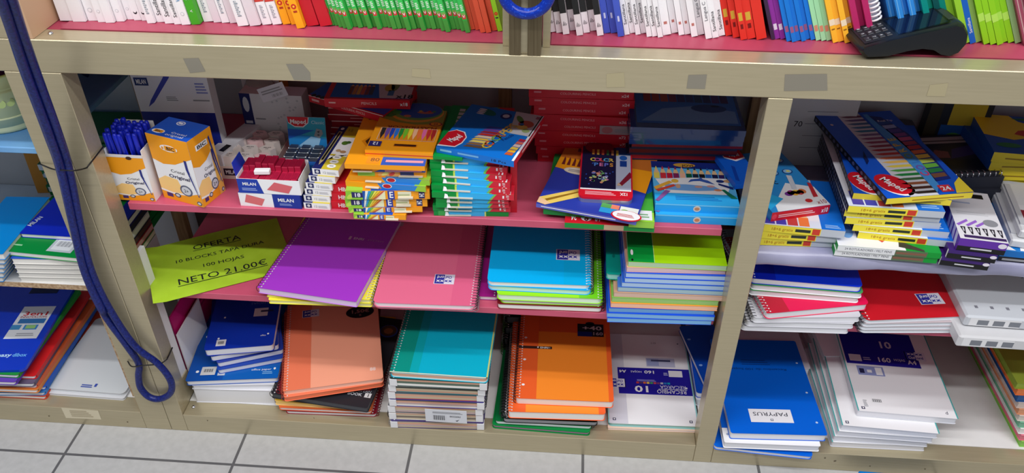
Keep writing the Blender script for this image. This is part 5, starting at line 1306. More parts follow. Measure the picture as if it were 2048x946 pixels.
def big_art(second):
    def art(b, W, L, H):
        t = b.face('top', W, L, H); f = b.face('front', W, L, H); f.rect(0, 0, 1, 1, C(236, 214, 60), 1); f.lines(.3, .3, .9, .7, 1, C(170, 130, 20), 2)
        BL = C(14, 84, 200); t.rect(0, 0, 1, 1, BL, 1); t.rect(.27, 0, .60, 1, C(206, 208, 214), 2)
        cols = [(44, 36, 30), (70, 40, 30), (140, 80, 50), (60, 100, 60), (30, 130, 60), (80, 160, 70), (226, 206, 80), (236, 190, 90), (230, 120, 70), (206, 60, 50), (170, 40, 50), (150, 60, 80), (150, 70, 100), (140, 80, 120), (120, 100, 140), (60, 130, 160), (60, 120, 160), (70, 110, 150), (100, 80, 130), (110, 60, 80)]
        for k, c in enumerate(cols):
            v = .035 + .048 * k; m = C(*c); t.poly([(.29, v + .006), (.38, v + .014), (.62, v + .014), (.62, v - .012), (.38, v - .012)], m, 3)
        t.poly([(.62, .0), (.60, .4), (.56, 1), (1, 1), (1, 0)], BL, 4)
        t.poly([(.60, .97), (.66, .97), (.80, .5), (.70, .1), (.60, .02)], C(70, 150, 220), 5)
        t.poly([(.70, .13), (.90, .15), (.95, .4), (.93, .7), (.80, .92), (.66, .95), (.72, .7), (.76, .4)], C(20, 40, 120), 5)
        for k, c in enumerate(((120, 80, 60), (40, 130, 70), (110, 190, 70), (190, 210, 90), (236, 210, 80), (220, 110, 60), (180, 40, 50), (160, 50, 80), (190, 80, 130), (130, 60, 140), (80, 60, 150), (150, 170, 215), (40, 80, 160))):
            v = .17 + .054 * k; q = .035 * math.sin(k / 12 * PI); t.poly([(.72 + q - .05 * (k > 9) * (k - 9) / 4, v), (.89 + q * .8 - .04 * (k > 8) * (k - 8) / 4, v + .01), (.89 + q * .8 - .04 * (k > 8) * (k - 8) / 4, v + .05), (.72 + q - .05 * (k > 9) * (k - 9) / 4, v + .045)], C(*c), 6)
        for k, c in enumerate(((220, 60, 110), (120, 90, 180), (60, 130, 210), (120, 160, 90), (226, 206, 80), (226, 190, 70), (214, 200, 90))): t.text('COLORPE'[k], .665 + .012 * math.sin(k), .22 + .068 * k, .05, C(*c), 7, rot=1.75, bold=True)
        pill(t, .15 if second else .20, .14, .22, .085, 'Maped', RED, WHITE, -1.1, h=.05, w=.30); t.rect(.66, .02, .80, .09, C(214, 50, 60), 7); t.text('24', .73, .055, .04, WHITE, 8, bold=True); t.poly([(.80, 0), (1, 0), (1, .16), (.88, .10)], C(236, 214, 60), 7); t.poly([(.10, .36), (.13, .44), (.20, .52), (.16, .40)], C(8, 30, 90), 5); t.ell(.10, .86, .02, .012, LGREY, 5); t.text('Real Tip', .80, .87, .022, WHITE, 7)
        l = b.face('left', W, L, H); l.rect(0, 0, 1, 1, C(18, 20, 34), 1)
        r = b.face('right', W, L, H); r.rect(0, 0, 1, 1, C(16, 18, 28), 1)
        for k in range(18): l.ell(.03 + .055 * k, .5, .016, .3, C(90, 94, 124), 2, 8)
    return art
pack('pen_pack', 'lower of the two large fanned felt pen packs, red logo showing at left', 'pen pack', None, None, z, .0125, .28, C(14, 30, 90), big_art(True), W=.175, ang=-.06, xy=(1.350, .088)); z += .0129
pack('pen_pack', 'large blue felt pen pack with a fan of coloured stripes topmost in the right bay', 'pen pack', None, None, z, .0125, .315, C(14, 30, 90), big_art(False), W=.168, ang=.20, xy=(1.398, .054))
# purple and white fineliner cartons
PV = C(96, 44, 160, .4); z = ZR0
for i in range(2):
    def art(b, W, L, H):
        f = b.face('front', W, L, H); f.rect(0, 0, 1, .6, BLACK, 1); f.rect(.3, .25, .7, .4, LGREY, 2); f.ell(.93, .7, .07, .2, C(226, 220, 232), 2); l = b.face('left', W, L, H); l.rect(.97, 0, 1, 1, WHITE, 1)
    pack('pen_carton', 'dark purple and black pen carton beneath the white topped one, %s' % ('lowest', 'upper')[i], 'pen box', None, None, z, .0185, .16, C(60, 30, 110), art, W=.084, ang=-.14, xy=(1.518 + .006 * i, .026 - .002 * i)); z += .0189
def art(b, W, L, H):
    f = b.face('front', W, L, H); f.rect(0, 0, 1, .4, BLACK, 1); f.rect(.28, .2, .72, .32, LGREY, 2); f.ell(.9, .72, .09, .2, C(226, 220, 232), 2)
    t = b.face('top', W, L, H); t.rect(0, 0, 1, 1, C(222, 222, 226), 1); t.rect(.1, .86, .85, .95, BLACK, 2); t.rect(.1, .03, .98, .08, C(60, 40, 90), 2)
    for k in range(6): t.poly([(.08 + .155 * k, .24), (.19 + .155 * k, .24), (.16 + .155 * k, .10), (.13 + .155 * k, .10)], C(36, 34, 44), 2); t.rect(.12 + .155 * k, .15, .15 + .155 * k, .22, C(200, 200, 206), 3)
    for k in range(3): t.poly([(.02 + .2 * k, .28), (.28 + .2 * k, .40), (.30 + .2 * k, .36), (.06 + .2 * k, .25)], C(150, 100, 200), 2)
    t.ell(.78, .36, .16, .07, C(140, 142, 148), 3); t.lines(.12, .50, .8, .58, 2, LGREY, 2); t.lines(.1, .73, .5, .79, 1, C(170, 180, 205), 2)
    l = b.face('left', W, L, H)
    for k in range(4): l.poly([(.5 + .12 * k, 0), (.58 + .12 * k, 0), (.54 + .12 * k, 1), (.46 + .12 * k, 1)], C(214, 206, 226), 1)
pack('pen_carton', 'white topped purple carton with a row of black pen nibs drawn on it', 'pen box', None, None, z, .027, .165, PV, art, W=.082, ang=-.14, xy=(1.536, .024))
def art(b, W, L, H):
    f = b.face('front', W, L, H); f.rect(0, 0, 1, .45, INK, 1); f.rect(.05, .1, .9, .3, GREY, 2)
    t = b.face('top', W, L, H); t.rect(0, 0, 1, 1, C(20, 120, 200), 1)
    for k in range(4): t.poly([(.02 + .24 * k, .02), (.20 + .24 * k, .02), (.06 + .24 * k, .16)], WHITE, 2)
pack('pen_pack', 'blue pack with white triangles beneath the clear pen cases at the right edge', 'pen pack', None, None, ZR0, .024, .17, C(20, 110, 190), art, W=.13, ang=-.09, xy=(1.632, .047))
for i in range(2):
    root = thing('pen_case', (1.648 + .012 * i, .058 + .004 * i, ZR0 + .0245 + .0185 * i), -.17, ('lower' if i == 0 else 'upper') + ' clear and white pen case at the right edge of the shelf', 'pen case')
    b = MB(); b.rbox(0, 0, 0, .11, .18, .018, C(206, 208, 210, .3), .003); t = b.face('top', .11, .18, .018); t.rect(.12, .12, .5, .5, C(216, 216, 218), 1); t.rect(.10, .2, .2, .4, C(130, 30, 50), 2); t.rect(.12, .1, .22, .2, C(226, 190, 60), 2); t.ell(.65, .55, .3, .2, C(70, 80, 170), 2); t.ell(.7, .6, .2, .1, C(226, 226, 232), 3); t.ell(.62, .42, .25, .16, C(120, 90, 150), 3); t.lines(.5, .82, .9, .92, 3, C(60, 70, 120), 2); b.build('case', root)
    b = MB(); b.box(.002, .02, .0181, .012, .16, .021, C(180, 182, 186, .3)); b.build('clip', root)
# black spiral pads and yellow packs at the back
z = ZR0
for i in range(3):
    pack('carton', 'dark carton under the black spiral pad at the back of the right bay, %s' % ('lowest', 'middle', 'topmost')[i], 'box', None, None, z, .026, .155, C(40, 42, 52), None, W=.13, ang=.05 * i, xy=(1.556, .207)); z += .0264
root = thing('spiral_pad', (1.562, .205, z), .16, 'black spiral pad with chrome rings lying at the back of the right bay', 'notebook')
b = MB(); b.box(0, .006, .0, .125, .15, .006, C(60, 62, 70)); b.build('pages', root)
b = MB(); b.box(-.001, .006, .0061, .126, .152, .008, C(22, 24, 30, .3)); t = b.face('top', .125, .15, .008); t.rect(.0, .35, 1, 1, C(40, 42, 54), 1); t.rect(0, .78, 1, .95, C(170, 172, 170), 2); t.rect(0, .83, 1, .86, C(80, 80, 78), 3); t.poly([(.35, .38), (1, .5), (1, .74), (.5, .62)], C(54, 46, 110), 2); t.poly([(.05, .42), (.35, .40), (.4, .56), (.2, .62)], C(130, 80, 80), 2); b.build('cover', root)
b = MB()
for k in range(10):
    b.tube([(.010 + .0118 * k + .001 * math.sin(q), .004 + .0075 * math.cos(q), .0045 + .0062 * math.sin(q)) for q in [2 * PI * e / 12 for e in range(12)]], .0013, STEEL, n=5, closed=True)
b.build('spiral_binding', root)
z = ZR0
for i in range(6):
    def art(b, W, L, H):
        f = b.face('front', W, L, H); f.rect(0, 0, .6, 1, C(222, 200, 40), 1); f.lines(.1, .35, .5, .65, 1, C(150, 120, 20), 2); t = b.face('top', W, L, H); t.rect(0, 0, 1, 1, C(30, 90, 180), 1)
        if i == 5:
            t.poly([(0, 1), (.0, .45), (.22, .35), (.5, .5), (.55, .7), (.35, .85), (.3, 1)], C(240, 220, 44), 2); t.poly([(.25, .5), (.5, .36), (.75, .4), (.7, .6), (.45, .66), (.3, .6)], C(196, 60, 40), 3); t.poly([(.3, .92), (.6, .8), (.8, .9), (.6, 1)], C(30, 120, 70), 3); t.ell(.85, .9, .1, .07, C(150, 180, 60), 3); t.ell(.9, .4, .09, .07, C(200, 180, 60), 3); t.ell(.7, .75, .08, .05, C(206, 150, 100), 3); t.ell(.15, .2, .1, .06, C(40, 130, 70), 3)
            t.rect(.30, .0, .7, .2, C(226, 200, 50), 2); t.ell(.6, .88, .06, .05, C(200, 206, 210), 4)
    P = at(1978 - 4 * i, 344 - 11 * i, y=.235)
    pack('paint_box', 'yellow and blue paint pack, %s of the stack at the back right' % ('lowest', 'second from the bottom', 'third from the bottom', 'third from the top', 'second from the top', 'topmost')[i], 'paint box', None, None, z, .0215, .16, C(30, 90, 180), art, W=.24, ang=(.03, -.02, .05, 0, .03, -.09)[i], xy=(1.665 - .003 * i, .236 - .002 * i)); z += .0219
def art(b, W, L, H):
    f = b.face('front', W, L, H); f.rect(.35, .6, .9, 1, C(200, 178, 50), 1); f.rect(.25, .15, .8, .62, C(24, 90, 170), 2); f.ell(.5, .4, .18, .12, C(80, 150, 70), 3); f.ell(.62, .36, .12, .08, C(190, 110, 100), 3); f.rect(0, 0, .2, 1, C(60, 56, 40), 2)
o = pack('paint_box', 'yellow and blue pack standing upright behind the black spiral pad', 'paint box', None, None, ZR0, .175, .03, C(34, 40, 52), art, W=.125, ang=-.05, xy=(1.572, .375))
# white list sheets and dark carton behind the large packs
def art(b, W, L, H):
    f = b.face('front', W, L, H)
    for k in range(6): f.rect(.35, .2 + .13 * k, .75, .207 + .13 * k, GREY, 1)
    f.text('70', .26, .46, .06, INK, 1); f.text('24', .8, .86, .05, INK, 1); f.rect(.84, .84, 1, .93, C(206, 160, 50), 1)
pack('box', 'tall white carton with grey lines and numbers behind the fanned pen packs', 'box', None, None, ZR0, .225, .05, C(214, 216, 216), art, W=.16, ang=.02, xy=(1.262, .362))
pack('box', 'grey carton at the back of the right bay behind the large pen pack', 'box', None, None, ZR0, .10, .03, C(72, 76, 86), None, W=.12, ang=.0, xy=(1.435, .375))

# ------------------------------------------------------------------ left bay
BLU_SH = noisy('blue_plastic', (96, 150, 206), (120, 176, 226), (1, 1, 1), 6, .3)
# bucket
x, y = -.305, .155; zb = .7486
root = thing('bucket', (x, y, zb), 0, 'pale green metal bucket standing on the blue covered shelf at the left edge', 'bucket')
GB_ = noisy('green_enamel', (210, 224, 150), (230, 238, 192), (1, 1, 1), 5, .35)
b = MB(); prof = [(.001, .0), (.066, 0), (.069, .003), (.070, .008), (.072, .030), (.0745, .033), (.0725, .036), (.080, .085), (.083, .089), (.081, .092), (.086, .118), (.089, .121), (.087, .124), (.085, .12), (.070, .01), (.001, .006)]
b.lathe(prof, GB_, 40); b.build('body', root)
b = MB(); b.tube([(.087 * math.cos(q), .087 * math.sin(q), .1225) for q in [2 * PI * k / 40 for k in range(40)]], .0022, C(206, 220, 130, .3), n=6, closed=True); b.build('rim', root)
b = MB()
for k in range(5):
    q = -PI / 2 + .2 * (k - 2) + .25; f = Face(b, ((.0755 + .0012) * math.cos(q) , (.0755 + .0012) * math.sin(q), .055), (-.02 * math.sin(q), .02 * math.cos(q), 0), (0.001, 0, .022)); f.ell(.5, .5, .4, .4, C(190, 214, 140, .3), 1, 12)
b.build('embossing', root)
P = MB(); P.lathe([(.001, 0), (.045, 0), (.05, .02), (.047, .05), (.001, .06)], C(96, 40, 100, .5), 20)
tag(P.build('plush_ball', loc=(x + .012, y, zb + .092)), 'purple rounded item resting inside the pale green bucket', 'toy')

# left bay middle shelf: exercise books
S = Stack(ZM0)
for i, (c, nm_) in enumerate(((C(200, 204, 210), 'lowest'), (C(40, 60, 160), 'second from the bottom'), (C(40, 90, 200), 'third from the bottom'), (C(60, 60, 140), 'fourth from the bottom'), (C(30, 80, 190), 'fifth from the bottom'))):
    S.nb('exercise_book', 'white paged exercise book under the green one in the left bay, %s' % nm_, 'notebook', (36 - 4 * i, 553 - 9 * i), (180, 556 - 9 * i), .0145, c, pages=W2, back=W2, rnd=.002, L=.20, W=.20)
def art(f):
    f.rect(.50, .06, .76, .30, C(190, 200, 205), 2); f.rect(.53, .09, .73, .27, C(226, 230, 232), 3); f.bars(.54, .12, .72, .24, GREY, C(226, 230, 232), 12, 4); f.lines(.07, .10, .22, .14, 1, C(160, 220, 170), 3)
S.nb('exercise_book', 'green exercise book with a barcode sticker lying under the royal blue one', 'notebook', (-10, 500), (172, 518), .0115, C(0, 138, 56, .35), pages=W2, art=art, rnd=.002, L=.21, W=.215)
def art(f): f.text('MILAN', .07, .30, .07, C(220, 226, 240), 3, rot=1.35, w=.25, bold=True)
S.nb('exercise_book', 'royal blue exercise book topmost in the left bay pile', 'notebook', (38, 467), (165, 475), .010, C(10, 36, 180, .35), pages=WHITE, art=art, rnd=.004, L=.15, W=.145)
S = Stack(ZM0)
for i in range(6):
    S.nb('exercise_book', 'light blue exercise book at the left edge of the photo, %s' % ('lowest', 'second from the bottom', 'third from the bottom', 'third from the top', 'second from the top', 'topmost')[i], 'notebook', (-90, 552 - 9 * i), (-5, 553 - 9 * i), .0155, C(0, 130, 205, .35), pages=W2, rnd=.002, L=.21, W=.10)
# dark green pile behind
z = ZM0
for i in range(12):
    def art(b, W, L, H):
        f = b.face('front', W, L, H); f.rect(0, .15, 1, .6 if i != 8 else .95, C(200, 206, 202) if i == 8 else (C(170, 176, 170) if i % 3 == 1 else C(60, 84, 64)), 1)
        if i in (5, 6, 7): f.rect(.02, .1, .25, .8, C(206, 210, 206), 2); f.rect(.75, .15, 1, .6, C(206, 206, 210), 2)
    pack('exercise_book', 'dark green exercise book, %s of the pile behind the left post' % ('lowest', 'second', 'third', 'fourth', 'fifth', 'sixth', 'seventh', 'eighth', 'ninth', 'tenth', 'eleventh', 'topmost')[i] + ('' if i in (0, 11) else ' from the bottom'), 'notebook', None, None, z, .0185, .145 if i < 9 else .11, C(10, 104, 46, .45), art, W=.215, ang=(.02, -.03, 0, .04)[i % 4], xy=(-.365 - .003 * (i % 3), .258 if i < 9 else .292)); z += .0189
z = ZM0
for i, (c, e, nm_) in enumerate(((C(40, 110, 60), C(210, 206, 170), 'green'), (C(150, 30, 40), C(200, 150, 150), 'red'), (C(30, 34, 60), C(90, 60, 60), 'black'), (C(190, 190, 196), C(225, 225, 228), 'white'), (C(30, 40, 90), C(40, 44, 60), 'dark'), (C(12, 26, 130), C(214, 216, 222), 'dark blue'))):
    def art(b, W, L, H):
        for k in ('front', 'right'):
            f = b.face(k, W, L, H); f.rect(0, .15, 1, .8, e, 1)
    pack('notepad', '%s covered narrow notepad in the pile just behind the left post' % nm_, 'notepad', None, None, z, .0165, .09, c, art, W=.033, ang=-.0, xy=(-.168, .150)); z += .0169
# plain brown envelope and a dark folder in the left bay background
b = MB(); b.box(0, 0, 0, .13, .004, .14, C(190, 130, 40, .6)); o = b.build('envelope', loc=(-.52, .33, z + .03)); o.location = (-.50, .385, ZM0 + .0005); o.rotation_euler = (-.06, 0, .1)
o.scale = (1, 1, 1); tag(o, 'ochre envelope standing at the back of the left bay', 'envelope')
b = MB(); b.box(-.20, 0, 0, 0, .006, .24, C(16, 40, 84, .3)); f = b.face('front', .20, .006, .24, o=(-.20, 0, 0)); f.ell(.7, .6, .2, .15, C(40, 110, 160), 1); f.ell(.4, .7, .1, .15, C(110, 60, 50), 1); f.ell(.8, .8, .1, .05, C(120, 170, 200), 2)
o = b.build('poster_folder', loc=(-.275, .335, .7495)); o.rotation_euler = (-.05, .60, 0)
o.location = (-.235, .335, .752); tag(o, 'dark blue picture folder leaning at the back behind the left post', 'folder')
bs = MB(); bs.box(-1.3, SY + .001, .734, -.17, YW - .002, .748, BLU_SH, b=.002); part('shelf_board', bs, 'light blue covered shelf of the left bay')

# left bay lowest shelf: plastic folders
FO = [((90, 793), C(206, 70, 40), 'orange-red'), ((88, 785), C(60, 130, 200), 'light blue'), ((90, 774), C(30, 90, 190), 'mid blue'), ((74, 780), C(214, 130, 60), 'amber'), ((72, 771), C(214, 96, 50), 'orange'), ((67, 767), C(96, 84, 110), 'grey violet'), ((70, 752), C(206, 30, 34), 'bright red'), ((30, 764), C(96, 60, 170), 'violet'), ((35, 750), C(30, 140, 50), 'green')]
z = Z0
for i, (p, c, nm_) in enumerate(FO):
    zt = z + .0108
    P = at(*p, z=zt)
    root = thing('plastic_folder', (P.x, max(P.y, -.004 - .001 * i), z), .02 * ((i * 3) % 4 - 1.5) + .04, '%s plastic folder in the pile under the blue labelled folder' % nm_, 'folder')
    b = MB(); b.prism(rrect(-.235, .0005, -.004, .30, .004), .0022, .0085, C(226, 226, 228)); b.build('papers', root)
    b = MB(); b.prism(rrect(-.24, 0, 0, .305, .006), 0, .002, c); b.build('back_cover', root)
    b = MB(); b.prism(rrect(-.24, 0, 0, .305, .006), .0087, .0106, c); b.box(-.001, 0.006, 0.002, 0, .30, .0087, c); b.build('front_cover', root)
    z = zt
P = at(44, 739, z=z + .008)
root = thing('plastic_folder', (P.x + .005, P.y, z), .10, 'royal blue plastic folder with white 3en1 label on top of the folder pile', 'folder')
BF = C(0, 52, 190, .22, coat=.4)
b = MB(); b.prism(rrect(-.24, 0, 0, .315, .012), 0, .0075, BF); t = Face(b, (-.24, 0, .0075), (.24, 0, 0), (0, .315, 0))
t.rect(.60, .33, .93, .70, C(222, 224, 228), 2); t.text('3en1', .765, .615, .045, C(190, 30, 40), 3, w=.25, bold=True); t.text('INNOVACIÓN', .765, .575, .02, C(150, 60, 70), 3, w=.27, bold=True); t.rect(.64, .50, .91, .555, C(50, 110, 170), 3); t.rect(.60, .43, .70, .485, C(70, 140, 190), 3); t.rect(.73, .43, .87, .485, C(60, 130, 200), 3); t.rect(.75, .44, .85, .48, C(150, 200, 120), 4); t.lines(.7, .36, .88, .40, 2, GREY, 3)
t.text('easy', .72, .155, .035, C(190, 226, 250), 3, w=.14, bold=True); t.text('dibox', .87, .155, .035, C(110, 180, 240), 3, w=.14, bold=True); t.rect(.55, .86, .85, .97, C(0, 20, 70), 2)
b.build('cover', root)
b = MB(); b.box(-.25, 0.005, .001, -.24, .31, .0065, BF); b.build('spine', root)
S = Stack(Z0)
S.nb('plastic_folder', 'white plastic folder lying underneath the frosted one by the partition', 'folder', (92, 786), (262, 799), .006, C(214, 215, 218), rnd=.006, L=.24, W=.195, pages=LGREY)
def art(f):
    f.lines(.42, .045, .56, .09, 2, C(70, 90, 170), 3, .6); f.rect(.58, .06, .61, .10, C(60, 80, 170), 3)
S.nb('plastic_folder', 'frosted white plastic folder with a small blue mark beside the particle board partition', 'folder', (90, 776), (258, 789), .0075, C(208, 212, 214, .25), rnd=.012, L=.25, W=.198, art=art, pages=LGREY)

# ------------------------------------------------------------------ cable lock, ties, blue ring
CBL = noisy('blue_sleeve', (12, 22, 84), (24, 40, 122), (1, 1, 1), 240, .35)
def smooth(pts, n=6):
    out = []
    P = [Vector(p) for p in pts]; P = [P[0] * 2 - P[1]] + P + [P[-1] * 2 - P[-2]]
    for i in range(1, len(P) - 2):
        for k in range(n):
            t = k / n; a, b_, c, d = P[i - 1], P[i], P[i + 1], P[i + 2]
            out.append(((b_ * 2) + (c - a) * t + (a * 2 - b_ * 5 + c * 4 - d) * t * t + (b_ * 3 - a - c * 3 + d) * t ** 3) * .5)
    out.append(P[-2]); return out
def cp(px, py, y): 
    v = at(px, py, y=y); return v
ya = [(-60, -.20), (0, -.17), (60, -.13), (139, -.085), (269, -.045), (335, -.026), (450, -.022), (540, -.022), (620, -.020), (690, -.018)]
L_ = [(-22, -60), (1, 0), (22, 60), (48, 139), (96, 269), (119, 335), (146, 450), (168, 540), (205, 622), (253, 690)]
R_ = [(2, -60), (24, 0), (43, 60), (70, 139), (117, 269), (137, 335), (160, 450), (182, 540), (219, 618), (268, 690)]
strA = [cp(x, y_, yy[1]) for (x, y_), yy in zip(L_, ya)]
strB = [cp(x, y_, yy[1]) for (x, y_), yy in zip(R_, ya)]
loop = [cp(x, y_, -.012) for x, y_ in ((277, 726), (277, 752), (281, 775), (297, 793), (318, 798), (338, 789), (344, 772), (335, 750), (312, 724))]
b = MB(); b.tube(smooth(strA + loop + strB[::-1], 8), .0075, CBL, n=12)
lock = thing('cable_lock', tuple(strA[-1]), 0, 'blue sleeved cable lock hanging down the left post and ending in a loop', 'cable lock')
def rel(b): b.v = [tuple(Vector(v) - strA[-1]) for v in b.v]; return b
rel(b).build('looped_cable', lock)
mid = [(a + c) / 2 + Vector((0, -.010, 0)) for a, c in zip(strA, strB)]
b = MB(); b.tube(smooth(mid[:-1], 8), .0074, CBL, n=10); rel(b).build('inner_cable', lock)
for (tz, xl, nm_) in ((.755, -.10, 'upper'), (.185, -.11, 'lower')):
    if nm_ == 'upper':
        pts = [at(80, 328, y=-.002), at(105, 338, y=-.012), at(122, 340, y=-.044), at(150, 341, y=-.048), at(172, 336, y=-.004), at(177, 331, x=XA + .002), Vector((XA + .002, .045, at(193, 308, x=XA + .002).z))]
    else:
        pts = [at(255, 722, y=-.002), at(264, 733, y=-.010), at(285, 731, y=-.028), at(318, 728, y=-.010), at(332, 720, y=-.003), at(335, 716, x=XA + .002), Vector((XA + .002, .045, at(342, 700, x=XA + .002).z))]
    b = MB(); b.tube(smooth(pts, 5), .0014, C(26, 24, 26, .5), n=6)
    tag(b.build('wire_tie'), 'black wire tie holding the blue cable to the left post, the %s one' % nm_, 'wire tie')
b = MB(); c0 = at(1053, -19, y=-.022); n = 48
RB_ = noisy('blue_glitter', (10, 44, 150), (40, 90, 214), (1, 1, 1), 300, .15, lo=.55, hi=.75)
b.tube([(c0.x + .0365 * math.cos(2 * PI * k / n), c0.y, c0.z + .0365 * math.sin(2 * PI * k / n)) for k in range(n)], .0088, RB_, n=14, closed=True)
b.v = [(v[0] - c0.x, v[1] - c0.y, v[2] - c0.z) for v in b.v]
tag(b.build('lock_ring', loc=tuple(c0)), 'glittering blue ring hanging in front of the grooved post on the counter', 'ring')

# ------------------------------------------------------------------ card terminal
root = thing('card_terminal', (1.268, .020, ZC + .0025), .12, 'black card payment terminal lying on the counter in front of the books', 'card terminal')
TB = C(24, 27, 32, .35); TS = C(38, 42, 48, .4)
prof = [(.004, .008), (.012, .001), (.045, .002), (.075, .011), (.100, .015), (.120, .012), (.135, .003), (.150, .0), (.163, .006), (.171, .022), (.168, .040), (.158, .053), (.146, .057), (.050, .034), (.004, .020), (.0, .014)]
b = MB(); Wt = .078
n = len(prof); rows = [(0, .88), (.004, .97), (.010, 1.0), (Wt - .010, 1.0), (Wt - .004, .97), (Wt, .88)]
cx_, cz_ = .085, .026; vs = []; fs = []
for yy, k in rows: vs += [(cx_ + (p - cx_) * (k * .4 + .6), yy, cz_ + (q - cz_) * k) for p, q in prof]
for r in range(len(rows) - 1):
    for i in range(n):
        j = (i + 1) % n; fs.append((r * n + i, r * n + j, (r + 1) * n + j, (r + 1) * n + i))
fs.append(tuple(range(n))); fs.append(tuple(range((len(rows) - 1) * n, len(rows) * n))[::-1])
b.add(vs, fs, TB, False); bd = b.build('body', root)
for p_ in bd.data.polygons: p_.use_smooth = len(p_.vertices) == 4
bv = None
A_ = Vector((.010, .009, .0222)); B_ = Vector((.146, .009, .0577)); dirx = (B_ - A_).normalized()
def slab_frame(u0, u1, v0, v1, lift, b): 
    O = A_ + dirx * u0 + Vector((0, v0, 0)) + Vector((-dirx.z, 0, dirx.x)) * lift
    return Face(b, O, dirx * (u1 - u0), Vector((0, v1 - v0, 0)))
b = MB(); f = slab_frame(.052, .128, .003, .057, .0012, b); f.poly([(0, 0), (1, 0), (1, 1), (0, 1)], C(12, 20, 40, .06, spec=.8), 1)
f.rect(-.04, -.05, 1.05, 1.05, C(14, 16, 20, .12), 0); b.build('screen', root)
pv = MB(); f = slab_frame(-.002, .046, .0, .060, .0009, pv); f.rect(0, 0, 1, 1, C(30, 32, 38, .5), 0); pv.build('keypad_plate', root)
for i in range(4):
    for j in range(3):
        b = MB(); O = slab_frame(.002 + .0112 * i, .0105 + .0112 * i, .006 + .018 * j, .018 + .018 * j, .0014, b)
        q = [O.p(u, v, 0) for u, v in ((0, 0), (1, 0), (1, 1), (0, 1))]; q2 = [O.p(u, v, 5) for u, v in ((.1, .1), (.9, .1), (.9, .9), (.1, .9))]
        b.add(q + q2, [(0, 1, 5, 4), (1, 2, 6, 5), (2, 3, 7, 6), (3, 0, 4, 7), (4, 5, 6, 7)], C(44, 46, 52, .5))
        O.text('147*2580369#'[(2 - j) * 4 + (3 - i)] if False else '#*0963852741'[0] if False else [['*', '7', '4', '1'], ['0', '8', '5', '2'], ['#', '9', '6', '3']][j][i], .5, .5, .38, C(180, 182, 186), 7, rot=-PI / 2, bold=True)
        b.build('key', root)
b = MB(); f = slab_frame(.130, .142, .010, .050, .0006, b); f.rect(0, 0, 1, 1, C(48, 54, 52, .3), 1); b.build('paper_cover', root)

# ------------------------------------------------------------------ books on the counter
def book(name, label, group, x, y, t, lean, col, art=None, h=.24, d=.17, yaw=0.0, proto={}):
    key = (name, label, round(t, 4), col.name, h)
    if key in proto:
        o = proto[key].copy(); COL.objects.link(o)
        for ch in proto[key].children:
            c = ch.copy(); COL.objects.link(c); c.parent = o
    else:
        o = thing(name, (0, 0, 0), 0, label, 'book', group)
        b = MB(); e = min(.0012, t * .2)
        b.box(0, 0, 0, t, e, h, col); b.box(0, e, 0, e * .7, d, h, col); b.box(t - e * .7, e, 0, t, d, h, col)
        if art: art(b.face('front', t, d, h))
        b.build('cover', o)
        b = MB(); b.box(e * .8, e, .002, t - e * .8, d - .003, h - .002, PAPER); b.build('pages', o)
        proto[key] = o
    o.location = (x, y, ZC + .0022); o.rotation_euler = (0, -lean, yaw)
    tag(o, label, 'book', group)
    return o
def row(items, px0, px1, y, lean0, lean1, jit=.006, seed=1):
    """items: (name, label, group, weight, colour, art); laid from px0 to px1 along the counter"""
    random.seed(seed)
    X0 = at(px0, 60, z=ZC).x; X1 = at(px1, 75, z=ZC).x
    tot = sum(i[3] for i in items); x = X0
    for k, it in enumerate(items):
        wd = (X1 - X0) * it[3] / tot; f = (x - X0) / (X1 - X0); ln = lean0 + (lean1 - lean0) * f
        book(it[0], it[1], it[2], x, y + random.uniform(-jit, jit), wd * .93 * math.cos(ln), ln, it[4], it[5] if len(it) > 5 else None)
        x += wd
WB = C(240, 240, 242, .45); V_ = .36
def sp_lines(t, col=INK, v=.16, ln=.16, u=.5):
    return lambda f: (f.text(t, u, v, .5 * f.w / f.h, col, 1, w=ln * f.h / f.w, rot=PI / 2) if t else None)
def vtext(f, t, v, size, col, ln, rot=PI / 2, bold=False):
    """lettering running along a spine: v centre, ln length as a share of the height"""
    f.text(t, .5, v, size * f.w / f.h, col, 2, w=ln * f.h / f.w, rot=rot, bold=bold)
def ticks(f, v0, v1, m, n=8, wd=.36):
    """illegible small lettering running up a spine"""
    s = (v1 - v0) / n
    for k in range(n):
        f.rect(.5 - wd / 2, v0 + k * s, .5 + wd / 2 - .1 * (k % 2), v0 + k * s + s * .62, m, 2)
        if k % 3: f.rect(.44, v0 + k * s + s * .15, .56, v0 + k * s + s * .45, WB, 3)
def a_white(kind):
    def art(f):
        if kind == 0: return
        elif kind == 1: vtext(f, 'VICENS', .22, .5, C(90, 150, 200), .10); f.ell(.5, .08, .22, .22 * f.w / f.h, C(200, 202, 208), 1); f.ell(.5, .08, .16, .16 * f.w / f.h, WB, 2)
        elif kind == 2: vtext(f, 'Santillana', .13, .5, INK, .16)
        elif kind == 3: ticks(f, .07, .19, C(150, 160, 170))
        elif kind == 4: f.ell(.5, .06, .25, .25 * f.w / f.h, INK, 1); f.ell(.5, .068, .2, .2 * f.w / f.h, WB, 2)
    return art
items = []
whites = [(1.35, 0), (1.35, 0), (1.1, 1), (.8, 1), (.9, 0), (.8, 1), (.7, 1), (.8, 4), (.8, 4), (.8, 3), (.9, 2), (.95, 2), (.75, 2), (.9, 1)]
nth = ('first', 'second', 'third', 'fourth', 'fifth', 'sixth', 'seventh', 'eighth', 'ninth', 'tenth', 'eleventh', 'twelfth', 'thirteenth', 'fourteenth', 'fifteenth', 'sixteenth', 'seventeenth')
dsc = ('plain thick white book', 'white book with pale blue spine lettering', 'white book with black lettering along the spine', 'white book with grey lettering along the spine', 'white book with a small dark spine crescent')
